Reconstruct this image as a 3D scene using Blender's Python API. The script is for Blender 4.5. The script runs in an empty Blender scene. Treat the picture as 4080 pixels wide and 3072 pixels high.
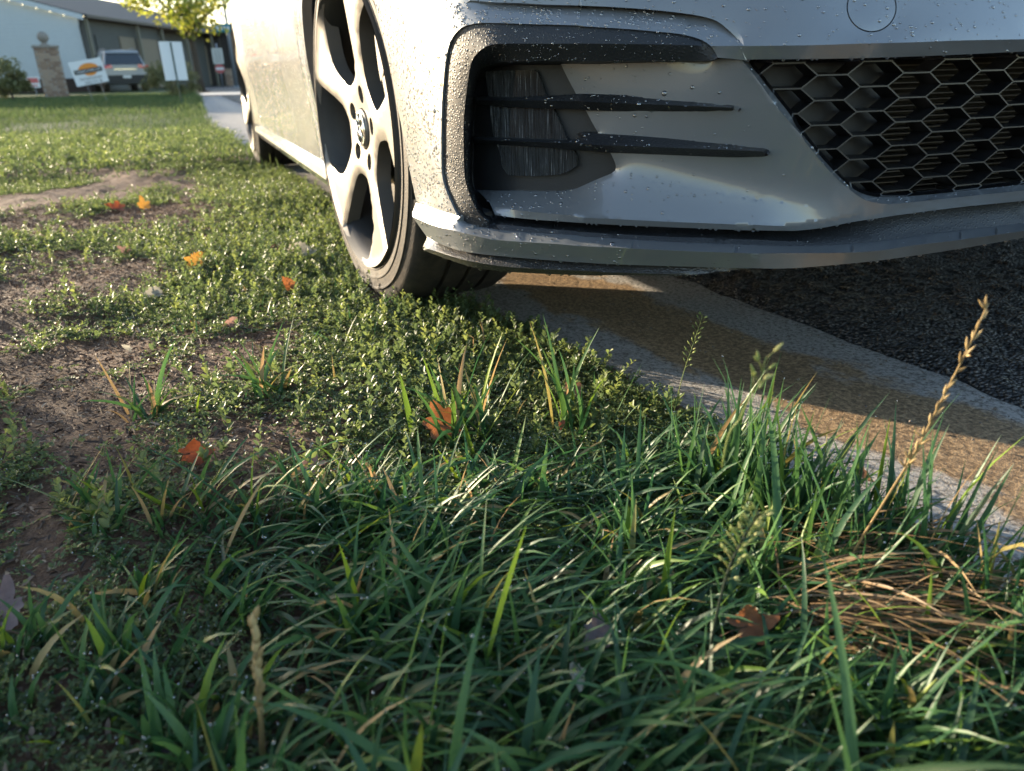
import bpy, bmesh, math, random
import numpy as np
from mathutils import Vector, Matrix
from mathutils.geometry import delaunay_2d_cdt

SC = bpy.context.scene
COL = SC.collection
random.seed(7)
RNG = np.random.default_rng(11)

# ------------------------------------------------------------------ camera
# world frame = car frame: x forward, y to the car's left, z up, origin under the front axle
W, H = 4080.0, 3072.0
CAM = np.array([1.40413, -1.14232, 0.40009])
YAW, PITCH, ROLL, FPX = 2.7603433, 0.4003851, -0.0250357, 2946.287
_cy, _sy, _cp, _sp = math.cos(YAW), math.sin(YAW), math.cos(PITCH), math.sin(PITCH)
FWD = np.array([_cy * _cp, _sy * _cp, -_sp])
_r0 = np.array([_sy, -_cy, 0.0]); _u0 = np.cross(_r0, FWD)
RGT = math.cos(ROLL) * _r0 + math.sin(ROLL) * _u0
UPV = -math.sin(ROLL) * _r0 + math.cos(ROLL) * _u0

cam_data = bpy.data.cameras.new('camera')
cam = bpy.data.objects.new('camera', cam_data); COL.objects.link(cam)
cam_data.sensor_fit = 'HORIZONTAL'; cam_data.sensor_width = 36.0
cam_data.lens = FPX / W * 36.0
cam_data.clip_start = 0.02; cam_data.clip_end = 2000.0
cam_data.dof.use_dof = True
cam_data.dof.focus_distance = 0.86
cam_data.dof.aperture_fstop = 7.0
cam.matrix_world = Matrix(((RGT[0], UPV[0], -FWD[0], CAM[0]), (RGT[1], UPV[1], -FWD[1], CAM[1]),
                           (RGT[2], UPV[2], -FWD[2], CAM[2]), (0, 0, 0, 1)))
SC.camera = cam

# ------------------------------------------------------------------ sky, sun, exposure
SUN_EL = math.radians(11.3)
SUN_TO = np.array([-0.79, -0.613])            # horizontal direction towards the sun
SUN_TO = SUN_TO / np.linalg.norm(SUN_TO)
world = bpy.data.worlds.new('World'); SC.world = world; world.use_nodes = True
wn = world.node_tree.nodes; wl = world.node_tree.links
for n in list(wn): wn.remove(n)
sky = wn.new('ShaderNodeTexSky'); sky.sky_type = 'NISHITA'; sky.sun_disc = False
sky.sun_elevation = SUN_EL; sky.sun_rotation = math.atan2(SUN_TO[0], SUN_TO[1])
sky.altitude = 300; sky.air_density = 1.0; sky.dust_density = 1.6; sky.ozone_density = 1.0
bg = wn.new('ShaderNodeBackground'); bg.inputs['Strength'].default_value = 0.122
wo = wn.new('ShaderNodeOutputWorld')
wl.new(sky.outputs[0], bg.inputs[0]); wl.new(bg.outputs[0], wo.inputs[0])
sd_ = bpy.data.lights.new('sun', 'SUN'); sun = bpy.data.objects.new('sun', sd_); COL.objects.link(sun)
sd_.energy = 4.3; sd_.angle = math.radians(0.6); sd_.color = (1.0, 0.83, 0.60)
_tosun = Vector((SUN_TO[0] * math.cos(SUN_EL), SUN_TO[1] * math.cos(SUN_EL), math.sin(SUN_EL)))
sun.rotation_euler = _tosun.to_track_quat('Z', 'Y').to_euler()
sun.location = (-20, -16, 12)
SC.view_settings.view_transform = 'Standard'; SC.view_settings.look = 'None'
SC.view_settings.gamma = 1.0; SC.view_settings.use_curve_mapping = False
SC.view_settings.exposure = 2.15
SC.render.engine = 'CYCLES'
SC.cycles.max_bounces = 8; SC.cycles.transparent_max_bounces = 16
SC.cycles.use_denoising = True
SC.cycles.caustics_reflective = False; SC.cycles.caustics_refractive = False
SC.cycles.sample_clamp_indirect = 6.0

# ------------------------------------------------------------------ pixel <-> place helpers
def proj(P):
    d = np.atleast_2d(np.asarray(P, float)) - CAM; z = d @ FWD
    return np.stack([W / 2 + FPX * (d @ RGT) / z, H / 2 - FPX * (d @ UPV) / z], 1)
def ray(px):
    px = np.atleast_2d(np.asarray(px, float))
    return FWD + ((px[:, 0:1] - W / 2) / FPX) * RGT - ((px[:, 1:2] - H / 2) / FPX) * UPV
def on_z(px, z=0.0):
    d = ray(px); t = (z - CAM[2]) / d[:, 2]; return CAM + t[:, None] * d
def at_dist(px, dist):                      # point on the pixel's ray at a horizontal distance
    d = ray(px); t = dist / np.hypot(d[:, 0], d[:, 1]); return CAM + t[:, None] * d
def ground_at(px_x, dist):                  # ground point below the ray column px_x at a distance
    q = at_dist([(px_x, 330)], dist)[0]; return np.array([q[0], q[1], 0.0])
def S22(l): return np.array(l, float) * 1.8445      # coordinates read off the 2212-wide view

# ------------------------------------------------------------------ object helpers
def link(name, me, mat=None, parent=None, label=None, cat=None, group=None, kind=None):
    o = bpy.data.objects.new(name, me); COL.objects.link(o)
    if mat is not None and me is not None and len(me.materials) == 0: me.materials.append(mat)
    if parent is not None: o.parent = parent
    if label: o['label'] = label
    if cat: o['category'] = cat
    if group: o['group'] = group
    if kind: o['kind'] = kind
    return o
def empty(name, loc, label, cat, rz=0.0, group=None):
    o = bpy.data.objects.new(name, None); COL.objects.link(o)
    o.empty_display_size = 0.1; o.location = loc; o.rotation_euler = (0, 0, rz)
    o['label'] = label; o['category'] = cat
    if group: o['group'] = group
    return o
def mesh_np(name, V, F, smooth=False, sharp=None, attrs=None):
    """V (n,3), F (m,3) or (m,4) int arrays, or a list of face lists"""
    me = bpy.data.meshes.new(name)
    V = np.asarray(V, np.float32)
    if isinstance(F, np.ndarray):
        k = F.shape[1]; m = len(F)
        me.vertices.add(len(V)); me.vertices.foreach_set('co', V.ravel())
        me.loops.add(m * k); me.loops.foreach_set('vertex_index', F.astype(np.int32).ravel())
        me.polygons.add(m); me.polygons.foreach_set('loop_start', np.arange(0, m * k, k, dtype=np.int32))
        me.update(calc_edges=True)
    else:
        me.from_pydata([tuple(v) for v in V], [], F); me.update()
    if smooth:
        me.polygons.foreach_set('use_smooth', np.ones(len(me.polygons), bool))
        if sharp is not None: me.set_sharp_from_angle(angle=math.radians(sharp))
    if attrs:
        for an, arr in attrs.items():
            arr = np.asarray(arr, np.float32)
            a = me.attributes.new(an, 'FLOAT', 'POINT'); a.data.foreach_set('value', arr.ravel())
    me.update()
    return me
def bm_mesh(name, bm, smooth=False, sharp=None):
    me = bpy.data.meshes.new(name); bmesh.ops.recalc_face_normals(bm, faces=bm.faces)
    bm.to_mesh(me); bm.free()
    if smooth:
        me.polygons.foreach_set('use_smooth', np.ones(len(me.polygons), bool))
        if sharp is not None: me.set_sharp_from_angle(angle=math.radians(sharp))
    return me
def box(bm, x0, x1, y0, y1, z0, z1):
    v = [bm.verts.new(p) for p in ((x0,y0,z0),(x1,y0,z0),(x1,y1,z0),(x0,y1,z0),(x0,y0,z1),(x1,y0,z1),(x1,y1,z1),(x0,y1,z1))]
    for f in ((0,3,2,1),(4,5,6,7),(0,1,5,4),(1,2,6,5),(2,3,7,6),(3,0,4,7)): bm.faces.new([v[i] for i in f])
def box_mesh(name, x0, x1, y0, y1, z0, z1, bev=0.0):
    bm = bmesh.new(); box(bm, x0, x1, y0, y1, z0, z1)
    if bev > 0: bmesh.ops.bevel(bm, geom=bm.edges[:], offset=bev, segments=2, affect='EDGES', profile=0.6)
    return bm_mesh(name, bm, smooth=bev > 0, sharp=40)
def tube(P, R, n=6, cap=True):
    """tube along points P with radius R (scalar or list) -> V, F(list)"""
    P = np.asarray(P, float); m = len(P); R = np.full(m, R) if np.isscalar(R) else np.asarray(R)
    T = np.gradient(P, axis=0); T /= np.linalg.norm(T, axis=1)[:, None] + 1e-12
    ref = np.array([0, 0, 1.0]) if abs(T[0, 2]) < .9 else np.array([1.0, 0, 0])
    V = []; F = []
    for i in range(m):
        a = np.cross(T[i], ref); a /= np.linalg.norm(a) + 1e-12; b = np.cross(T[i], a)
        for k in range(n):
            t = 2 * math.pi * k / n
            V.append(P[i] + R[i] * (math.cos(t) * a + math.sin(t) * b))
    for i in range(m - 1):
        for k in range(n):
            F.append([i*n+k, i*n+(k+1) % n, (i+1)*n+(k+1) % n, (i+1)*n+k])
    if cap: F.append(list(range(n))[::-1]); F.append([(m-1)*n+k for k in range(n)])
    return V, F
def join(parts):
    V = []; F = []
    for v, f in parts:
        o = len(V); V.extend([tuple(q) for q in v]); F.extend([[i + o for i in q] for q in f])
    return V, F
def lathe(profile, n=64, axis='y'):
    """profile list of (r, h) -> V,F around the y axis (wheel axis)"""
    V = []; F = []; m = len(profile)
    for k in range(n):
        t = 2 * math.pi * k / n
        for r, h in profile: V.append((r * math.cos(t), h, r * math.sin(t)))
    for k in range(n):
        k2 = (k + 1) % n
        for i in range(m - 1): F.append([k*m+i, k*m+i+1, k2*m+i+1, k2*m+i])
    return V, F

# ------------------------------------------------------------------ materials
class NT:
    def __init__(s, name):
        s.m = bpy.data.materials.new(name); s.m.use_nodes = True
        s.t = s.m.node_tree; s.n = s.t.nodes; s.l = s.t.links
        for x in list(s.n): s.n.remove(x)
        s.out = s.n.new('ShaderNodeOutputMaterial')
    def new(s, typ, **kw):
        n = s.n.new(typ)
        for k, v in kw.items():
            if k.startswith('_'): setattr(n, k[1:], v)
        return n
    def lk(s, a, b): s.l.new(a, b)
    def coords(s, scale=(1, 1, 1), kind='Object'):
        tc = s.new('ShaderNodeTexCoord'); mp = s.new('ShaderNodeMapping'); mp.inputs['Scale'].default_value = scale
        s.lk(tc.outputs[kind], mp.inputs[0]); return mp.outputs[0]
    def noise(s, vec, scale, detail=4, rough=0.6, out='Fac'):
        n = s.new('ShaderNodeTexNoise'); n.inputs['Scale'].default_value = scale
        n.inputs['Detail'].default_value = detail; n.inputs['Roughness'].default_value = rough
        if vec is not None: s.lk(vec, n.inputs['Vector'])
        return n.outputs[out]
    def vor(s, vec, scale, out='Distance', feature='F1'):
        n = s.new('ShaderNodeTexVoronoi'); n.feature = feature; n.inputs['Scale'].default_value = scale
        if vec is not None: s.lk(vec, n.inputs['Vector'])
        return n.outputs[out]
    def ramp(s, fac, stops):
        r = s.new('ShaderNodeValToRGB'); e = r.color_ramp.elements
        while len(e) < len(stops): e.new(0.5)
        for el, (p, c) in zip(e, stops):
            el.position = p; el.color = (c[0], c[1], c[2], 1) if not np.isscalar(c) else (c, c, c, 1)
        s.lk(fac, r.inputs[0]); return r.outputs[0]
    def mix(s, fac, a, b):
        m = s.new('ShaderNodeMix'); m.data_type = 'RGBA'
        for v, i in ((fac, 0), (a, 6), (b, 7)):
            if hasattr(v, 'is_output'): s.lk(v, m.inputs[i])
            elif i == 0: m.inputs[0].default_value = v
            else: m.inputs[i].default_value = (v[0], v[1], v[2], 1)
        return m.outputs[2]
    def math(s, op, a, b=0.0):
        m = s.new('ShaderNodeMath'); m.operation = op
        for i, v in enumerate((a, b)):
            if hasattr(v, 'is_output'): s.lk(v, m.inputs[i])
            else: m.inputs[i].default_value = v
        return m.outputs[0]
    def bump(s, height, strength=0.3, dist=0.01, normal=None):
        b = s.new('ShaderNodeBump'); b.inputs['Strength'].default_value = strength; b.inputs['Distance'].default_value = dist
        s.lk(height, b.inputs['Height'])
        if normal is not None: s.lk(normal, b.inputs['Normal'])
        return b.outputs[0]
    def bsdf(s, color=None, rough=0.5, metal=0.0, normal=None, coat=0.0, coat_rough=0.05, spec=0.5, trans=0.0, ior=1.5):
        p = s.new('ShaderNodeBsdfPrincipled')
        for v, nm in ((color, 'Base Color'), (rough, 'Roughness'), (metal, 'Metallic')):
            if v is None: continue
            if hasattr(v, 'is_output'): s.lk(v, p.inputs[nm])
            elif nm == 'Base Color': p.inputs[nm].default_value = (v[0], v[1], v[2], 1)
            else: p.inputs[nm].default_value = v
        p.inputs['Coat Weight'].default_value = coat; p.inputs['Coat Roughness'].default_value = coat_rough
        p.inputs['Specular IOR Level'].default_value = spec
        p.inputs['Transmission Weight'].default_value = trans; p.inputs['IOR'].default_value = ior
        if normal is not None: s.lk(normal, p.inputs['Normal'])
        return p
    def done(s, shader):
        s.lk(shader.outputs[0] if hasattr(shader, 'outputs') else shader, s.out.inputs[0]); return s.m
def simple(name, col, rough=0.5, metal=0.0, var=0.12, scale=30, bump=0.0, coat=0.0, spec=0.5):
    t = NT(name); v = t.coords()
    n = t.noise(v, scale)
    c = t.mix(n, [x * (1 - var) for x in col], [min(1, x * (1 + var)) for x in col])
    nb = t.bump(t.noise(v, scale * 4), bump, 0.002) if bump > 0 else None
    return t.done(t.bsdf(c, rough, metal, nb, coat, spec=spec))
def foliage(name, cols, transl=0.35, rough=0.45, attr='tone', spec=0.5, tcol=1.25):
    """leaf material: colour ramp on a per-leaf attribute, light passing through"""
    t = NT(name)
    a = t.new('ShaderNodeAttribute'); a.attribute_name = attr
    c = t.ramp(a.outputs['Fac'], cols)
    p = t.bsdf(c, rough, 0, spec=spec)
    tr = t.new('ShaderNodeBsdfTranslucent')
    hs = t.new('ShaderNodeHueSaturation'); hs.inputs['Value'].default_value = tcol; hs.inputs['Saturation'].default_value = 1.1
    hs.inputs['Hue'].default_value = 0.482
    t.lk(c, hs.inputs['Color']); t.lk(hs.outputs[0], tr.inputs[0])
    m = t.new('ShaderNodeMixShader'); m.inputs[0].default_value = transl
    t.lk(p.outputs[0], m.inputs[1]); t.lk(tr.outputs[0], m.inputs[2])
    return t.done(m)
def water_drop(name):
    t = NT(name)
    tr = t.new('ShaderNodeBsdfTransparent'); tr.inputs[0].default_value = (1, 1, 1, 1)
    gl = t.new('ShaderNodeBsdfGlossy'); gl.inputs['Roughness'].default_value = 0.04; gl.inputs[0].default_value = (1, 1, 1, 1)
    rf = t.new('ShaderNodeBsdfRefraction'); rf.inputs['IOR'].default_value = 1.33; rf.inputs['Roughness'].default_value = 0.02
    fr = t.new('ShaderNodeFresnel'); fr.inputs['IOR'].default_value = 1.8
    m1 = t.new('ShaderNodeMixShader'); m1.inputs[0].default_value = 0.3
    t.lk(tr.outputs[0], m1.inputs[1]); t.lk(rf.outputs[0], m1.inputs[2])
    f2 = t.math('ADD', fr.outputs[0], 0.10)
    m2 = t.new('ShaderNodeMixShader'); t.lk(f2, m2.inputs[0]); t.lk(m1.outputs[0], m2.inputs[1]); t.lk(gl.outputs[0], m2.inputs[2])
    return t.done(m2)
# ================================================================== ground
def fbm(x, y, seed=0, octs=4, f0=1.0):
    """cheap smooth value noise in numpy"""
    out = np.zeros_like(x, float); amp = 1.0; tot = 0
    for o in range(octs):
        f = f0 * 2 ** o; X = x * f + 17.3 * seed + o * 5.1; Y = y * f - 9.7 * seed + o * 3.3
        xi = np.floor(X); yi = np.floor(Y); u = X - xi; v = Y - yi
        u = u * u * (3 - 2 * u); v = v * v * (3 - 2 * v)
        def h(a, b):
            s = np.sin(a * 127.1 + b * 311.7 + seed * 74.7) * 43758.5453; return s - np.floor(s)
        n = (h(xi, yi) * (1-u) + h(xi+1, yi) * u) * (1-v) + (h(xi, yi+1) * (1-u) + h(xi+1, yi+1) * u) * v
        out += n * amp; tot += amp; amp *= .5
    return out / tot
def soil_z(x, y):
    """height of the lawn soil; falls a little to the gutter edge"""
    b = (fbm(x, y, 3, 4, 2.2) - .5) * 0.05 + (fbm(x, y, 5, 3, 14.0) - .5) * 0.012
    k = np.clip((-0.60 - y) / 0.35, 0, 1)
    far = np.clip((-x - 3) / 4, 0, 1)
    return 0.012 * k + b * k * (1 - .6 * far)
def edge_y(x):
    """grass / concrete border (world y) as a function of x"""
    x = np.asarray(x, float)
    base = np.interp(x, [-40, -18, -10, -7, -4.7, -3.5, -2.4, -1.2, 0.1, 0.48, 0.68, 0.78, 0.92, 1.06, 1.2, 3.0],
                        [-.8, -.82, -.91, -.95, -.91, -.86, -.79, -.76, -.73, -.66, -.64, -.63, -.645, -.61, -.58, -.5])
    return base + (fbm(x, x * 0 + 3.1, 8, 3, 9.0) - .5) * .035

def make_soil_material():
    t = NT('soil'); v = t.coords()
    n1 = t.noise(v, 9, 5); n2 = t.noise(v, 130, 6, .7); n3 = t.noise(v, 420, 3, .6)
    c = t.ramp(n2, [(.25, (.036, .018, .010)), (.48, (.115, .062, .036)), (.66, (.225, .135, .082)), (.85, (.36, .24, .155))])
    c2 = t.mix(t.ramp(n1, [(.4, 0), (.65, 1)]), c, t.mix(.35, c, (.13, .075, .048)))
    nb = t.bump(n2, 1.0, .012); nb = t.bump(n3, .7, .004, nb)
    return t.done(t.bsdf(c2, t.ramp(n3, [(.3, .55), (.7, .95)]), 0, nb, spec=.35))
M_SOIL = make_soil_material()
def grid(x0, x1, y0, y1, step):
    nx = max(2, int(round((x1 - x0) / step)) + 1); ny = max(2, int(round((y1 - y0) / step)) + 1)
    X, Y = np.meshgrid(np.linspace(x0, x1, nx), np.linspace(y0, y1, ny), indexing='ij')
    i = np.arange(nx - 1)[:, None] * ny + np.arange(ny - 1)[None]
    F = np.stack([i, i + ny, i + ny + 1, i + 1], -1).reshape(-1, 4)
    return X.ravel(), Y.ravel(), F
# far lawn soil: one big sheet, a hole-free base under everything
gx, gy, gf = grid(-320, 120, -300, 300, 20)
link('ground', mesh_np('ground', np.stack([gx, gy, gx * 0 - .075], 1), gf), M_SOIL, kind='structure', label='bare brown earth under the lawn and street')
# near soil with real relief
gx, gy, gf = grid(-4.0, 2.2, -4.0, -0.55, .014)
ey = edge_y(gx)
gz = np.where(gy > ey + .02, -.05, soil_z(gx, gy)) + (fbm(gx, gy, 21, 2, 60) - .5) * .006 * (gy < ey)
link('lawn_soil', mesh_np('lawn_soil', np.stack([gx, gy, gz], 1), gf, True), M_SOIL, kind='structure', label='bare damp brown soil with bits of mulch between the weeds')
gx, gy, gf = grid(-60, -4.0, -40, -0.79, .5)
gz = np.where(gy > edge_y(gx) + .02, -.05, soil_z(gx, gy)) + 0 * gx
t_ = NT('lawn_far'); v_ = t_.coords(); n_ = t_.noise(v_, 1.6, 5); n2_ = t_.noise(v_, 30, 4)
M_LAWNFAR = t_.done(t_.bsdf(t_.mix(n2_, t_.ramp(n_, [(.35, (.05, .05, .025)), (.6, (.045, .075, .022))]), (.03, .055, .018)), .8, 0, t_.bump(n2_, .6, .03), spec=.2))
link('lawn', mesh_np('lawn', np.stack([gx, gy, gz], 1), gf, True), M_LAWNFAR, kind='structure', label='green lawn stretching back to the house')

# concrete gutter: a pan with its own thickness and worn edge to the asphalt
def make_concrete():
    t = NT('concrete'); tc = t.new('ShaderNodeTexCoord'); v = tc.outputs['Object']
    sep = t.new('ShaderNodeSeparateXYZ'); t.lk(v, sep.inputs[0])
    n1 = t.noise(v, 7, 5); n2 = t.noise(v, 160, 4, .7); n3 = t.noise(v, 480, 3, .7)
    base = t.mix(n1, (.28, .265, .25), (.40, .38, .355))
    base = t.mix(t.ramp(n2, [(.35, 1), (.55, 0)]), base, (.10, .09, .08))
    # damp rusty stain along the middle of the pan, with a ragged border
    mp = t.new('ShaderNodeMapping'); mp.inputs['Scale'].default_value = (3.0, 5.0, 1.0); t.lk(v, mp.inputs[0])
    w = t.math('MULTIPLY', t.math('SUBTRACT', t.noise(mp.outputs[0], 1.6, 6, .65), .5), .34)
    y = t.math('ADD', sep.outputs[1], w)
    # stain band follows the pan, moving towards the road with x
    xs = t.math('MULTIPLY', t.math('MAXIMUM', sep.outputs[0], 0.0), .12)
    yc = t.math('SUBTRACT', y, xs)
    a = t.ramp(t.math('ADD', yc, 1.0), [(.395, 0), (.425, 1)])
    b = t.ramp(t.math('ADD', yc, 1.0), [(.585, 1), (.62, 0)])
    st = t.math('MULTIPLY', a, b)
    stc = t.ramp(n2, [(.3, (.05, .032, .017)), (.48, (.19, .12, .06)), (.66, (.40, .27, .14))])
    fx = t.ramp(t.math('MULTIPLY', t.math('ADD', sep.outputs[0], 6.0), .1), [(.25, .25), (.5, 1)])
    c = t.mix(t.math('MULTIPLY', t.math('MULTIPLY', st, .92), fx), base, stc)
    hgt = t.math('ADD', n2, t.math('MULTIPLY', n3, .5))
    nb = t.bump(hgt, .8, .0045)
    r = t.mix(st, (.85,) * 3, (.6,) * 3)
    return t.done(t.bsdf(c, r, 0, nb, spec=.4))
M_CONC = make_concrete()
def strip(x0, x1, ya, yb, z, stepx, stepy, name, mat, label, zf=None):
    gx, gv, gf = grid(x0, x1, 0, 1, 1)
    nx = int((x1 - x0) / stepx) + 1; ny = max(2, int(1 / stepy) + 1)
    X, V_ = np.meshgrid(np.linspace(x0, x1, nx), np.linspace(0, 1, ny), indexing='ij')
    Y = ya(X) * (1 - V_) + yb(X) * V_
    Z = np.full_like(X, z) if zf is None else zf(X, Y, V_)
    i = np.arange(nx - 1)[:, None] * ny + np.arange(ny - 1)[None]
    F = np.stack([i, i + ny, i + ny + 1, i + 1], -1).reshape(-1, 4)
    V = np.stack([X, Y, Z], -1).reshape(-1, 3)
    # skirt down on both long sides
    n0 = len(V); lo = V.reshape(nx, ny, 3)[:, 0].copy(); hi = V.reshape(nx, ny, 3)[:, -1].copy(); lo[:, 2] -= .12; hi[:, 2] -= .12
    V = np.vstack([V, lo, hi]); k = np.arange(nx - 1)
    F = np.vstack([F, np.stack([k * ny, n0 + k, n0 + k + 1, (k + 1) * ny], 1)[:, ::-1],
                   np.stack([k * ny + ny - 1, n0 + nx + k, n0 + nx + k + 1, (k + 1) * ny + ny - 1], 1)])
    return link(name, mesh_np(name, V, F, True, 50), mat, kind='structure', label=label)
road_y = lambda x: -0.255 + .03 * np.clip(x, 0, 1.5) + (fbm(x, x * 0 + 1.7, 4, 4, 14.0) - .5) * .022
def conc_z(X, Y, V_):
    return -0.004 + (fbm(X, Y, 12, 3, 6) - .5) * .004 - .006 * np.sin(np.pi * V_) - .006 * (V_ < .012)
slabs = [(-3.6, .9), (-8.2, -3.605), (-14.0, -8.205), (.905, 4.0)]
# the pan is cast in bays; the joints between them stay open a few millimetres
strip(-3.60, 4.0, lambda x: np.minimum(edge_y(x), -.62) - .10, road_y, 0, .02, .02, 'gutter', M_CONC, 'stained concrete gutter pan beside the road', conc_z)
strip(-9.0, -3.606, lambda x: edge_y(x) - .05, road_y, 0, .05, .05, 'gutter', M_CONC, 'concrete gutter further along the kerb', conc_z)
strip(-22.0, -9.006, lambda x: edge_y(x) - .05, road_y, 0, .1, .1, 'gutter', M_CONC, 'far end of the concrete gutter by the driveway', conc_z)
# pale driveway / crossing pavement at the back
M_PAVE = simple('pale_concrete', (.36, .35, .34), .8, 0, .2, 5, .2)
gx, gy, gf = grid(-27.5, -22.05, -9, 6, .5)
link('crossing', mesh_np('crossing', np.stack([gx, gy, gx * 0 + .012], 1), gf), M_PAVE, kind='structure', label='pale concrete crossing path behind the parked car')

def make_asphalt():
    t = NT('asphalt'); v = t.coords()
    a = t.vor(v, 165); n = t.noise(v, 60, 4); n3 = t.noise(v, 700, 2)
    cc = t.vor(v, 165, 'Color'); bw = t.new('ShaderNodeRGBToBW'); t.lk(cc, bw.inputs[0])
    c = t.ramp(bw.outputs[0], [(.2, (.035, .033, .033)), (.55, (.08, .074, .071)), (.85, (.19, .168, .152))])
    c = t.mix(t.ramp(a, [(.35, 0), (.62, 1)]), c, (.010, .010, .010))
    h = t.math('SUBTRACT', 1.0, a)
    nb = t.bump(h, 1.0, .009); nb = t.bump(n3, .3, .001, nb)
    return t.done(t.bsdf(c, t.ramp(n, [(.3, .5), (.7, .8)]), 0, nb, spec=.5))
M_ASPH = make_asphalt()
def asph_z(X, Y, V_):
    return 0.004 + (fbm(X, Y, 31, 2, 70) - .5) * .009 + (fbm(X, Y, 32, 2, 8) - .5) * .006 + .02 * np.clip(V_, 0, .3) - .014 * np.exp(-V_ / .012)
strip(-4.0, 3.0, road_y, lambda x: x * 0 + 1.2, 0, .009, .006, 'road', M_ASPH, 'dark coarse wet asphalt under the car', asph_z)
gx, gy, gf = grid(-60, 20, 1.2, 9, .5)
link('road', mesh_np('road', np.stack([gx, gy, gx * 0 + .008], 1), gf), M_ASPH, kind='structure', label='dark asphalt across the street')
gx, gy, gf = grid(-60, -4.0, -.262, 1.2, .37)
link('road', mesh_np('road', np.stack([gx, gy, gx * 0 + .006], 1), gf), M_ASPH, kind='structure', label='dark asphalt further back along the kerb')
# ================================================================== hatchback: materials
def make_paint():
    t = NT('car_paint'); v = t.coords()
    fl = t.noise(v, 2600, 1, .5)
    c = t.mix(fl, (.138, .148, .158), (.188, .2, .211))
    d = t.noise(v, 14, 5, .65)                         # thin road dirt
    c = t.mix(t.ramp(d, [(.55, 0), (.85, .12)]), c, (.20, .18, .15))
    sp = t.vor(v, 90); chip = t.ramp(sp, [(.008, 1), (.014, 0)])
    c = t.mix(t.math('MULTIPLY', chip, t.ramp(t.noise(v, 21, 2), [(.58, 0), (.66, 1)])), c, (.03, .03, .035))
    nb = t.bump(t.noise(v, 900, 2), .015, .001)
    return t.done(t.bsdf(c, t.ramp(d, [(.4, .34), (.8, .44)]), .25, nb, coat=1.0, coat_rough=.04))
def make_lip_paint():
    """same paint with dark scuffs where it has touched kerbs"""
    t = NT('scuffed_paint'); v = t.coords()
    fl = t.noise(v, 2600, 1, .5)
    c = t.mix(fl, (.138, .148, .158), (.188, .2, .211))
    tc = t.new('ShaderNodeTexCoord'); mp = t.new('ShaderNodeMapping'); mp.inputs['Scale'].default_value = (14, 14, 260); t.lk(tc.outputs['Object'], mp.inputs[0])
    s = t.noise(mp.outputs[0], 1.3, 5, .7); m = t.noise(v, 6, 2)
    sc = t.math('MULTIPLY', t.ramp(s, [(.66, 0), (.69, 1)]), t.ramp(m, [(.46, 0), (.52, 1)]))
    c = t.mix(sc, c, (.02, .022, .022))
    return t.done(t.bsdf(c, .36, .25, None, coat=.7, coat_rough=.05))
M_PAINT = make_paint(); M_LIP = make_lip_paint()
def make_black(name, col=(.014, .015, .017), rough=.42, wet=.35, scale=330):
    t = NT(name); v = t.coords()
    b = t.vor(v, scale); n = t.noise(v, 900, 2)
    h = t.math('SUBTRACT', 1.0, t.ramp(b, [(.1, 0), (.45, 1)]))
    nb = t.bump(h, wet, .0015); nb = t.bump(n, .12, .0006, nb)
    c = t.mix(t.noise(v, 20, 4), col, [x * 1.9 for x in col])
    return t.done(t.bsdf(c, rough, 0, nb, coat=.10, coat_rough=.2, spec=.4))
M_BLACK = make_black('wet_black_plastic', col=(.009, .010, .012), rough=.5, wet=.28)
M_BLACKDRY = make_black('satin_black_plastic', wet=.08, rough=.5)
M_GLOSSBLACK = simple('gloss_black', (.008, .008, .009), .12, 0, .2, 30, 0, .8)
M_DARK = simple('underside_dark', (.012, .012, .013), .8)
M_DROP = water_drop('water')

# ------------------------------------------------------------------ plan line of the nose and its distance field
PLAN = np.array([(-.30,-.872),(-.05,-.88),(.20,-.884),(.30,-.887),(.40,-.889),(.47,-.887),(.53,-.881),(.575,-.870),(.605,-.855),(.63,-.836),(.66,-.806),
  (.69,-.776),(.715,-.748),(.738,-.718),(.765,-.68),(.79,-.641),(.803,-.618),(.814,-.592),(.8225,-.563),(.830,-.53),(.837,-.48),(.843,-.42),
  (.848,-.34),(.852,-.25),(.855,-.12),(.856,0),(.855,.12),(.852,.25)])
def catmull(P, m):
    P = np.asarray(P, float)
    if len(P) < 3:
        s = np.linspace(0, 1, m)[:, None]; return P[0] * (1 - s) + P[-1] * s
    seg = np.r_[0, np.cumsum(np.linalg.norm(np.diff(P[:, :2], axis=0), axis=1))]
    Q = np.vstack([2 * P[0] - P[1], P, 2 * P[-1] - P[-2]])
    out = []
    for s in np.linspace(0, seg[-1], m):
        i = min(np.searchsorted(seg, s, 'right') - 1, len(P) - 2); u = (s - seg[i]) / max(seg[i+1] - seg[i], 1e-9)
        a, b, c, d = Q[i], Q[i+1], Q[i+2], Q[i+3]
        out.append(.5 * ((2*b) + (-a+c)*u + (2*a-5*b+4*c-d)*u*u + (-a+3*b-3*c+d)*u**3))
    return np.array(out)
_pl = catmull(PLAN, 260)
_GX = np.linspace(-.45, 1.15, 330); _GY = np.linspace(-1.15, .30, 300)
def _build_sdf():
    X, Y = np.meshgrid(_GX, _GY, indexing='ij'); P = np.stack([X.ravel(), Y.ravel()], 1)
    best = np.full(len(P), 9.0); sg = np.zeros(len(P))
    for a, b in zip(_pl[:-1], _pl[1:]):
        e = b - a; L = e @ e; w = P - a; u = np.clip(w @ e / L, 0, 1); q = w - u[:, None] * e
        dd = (q ** 2).sum(1); s = e[0] * w[:, 1] - e[1] * w[:, 0]      # left of travel = inside (y+)
        m = dd < best; best[m] = dd[m]; sg[m] = np.where(s[m] > 0, -1, 1)
    return (np.sqrt(best) * sg).reshape(X.shape)
SDF = _build_sdf()
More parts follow.
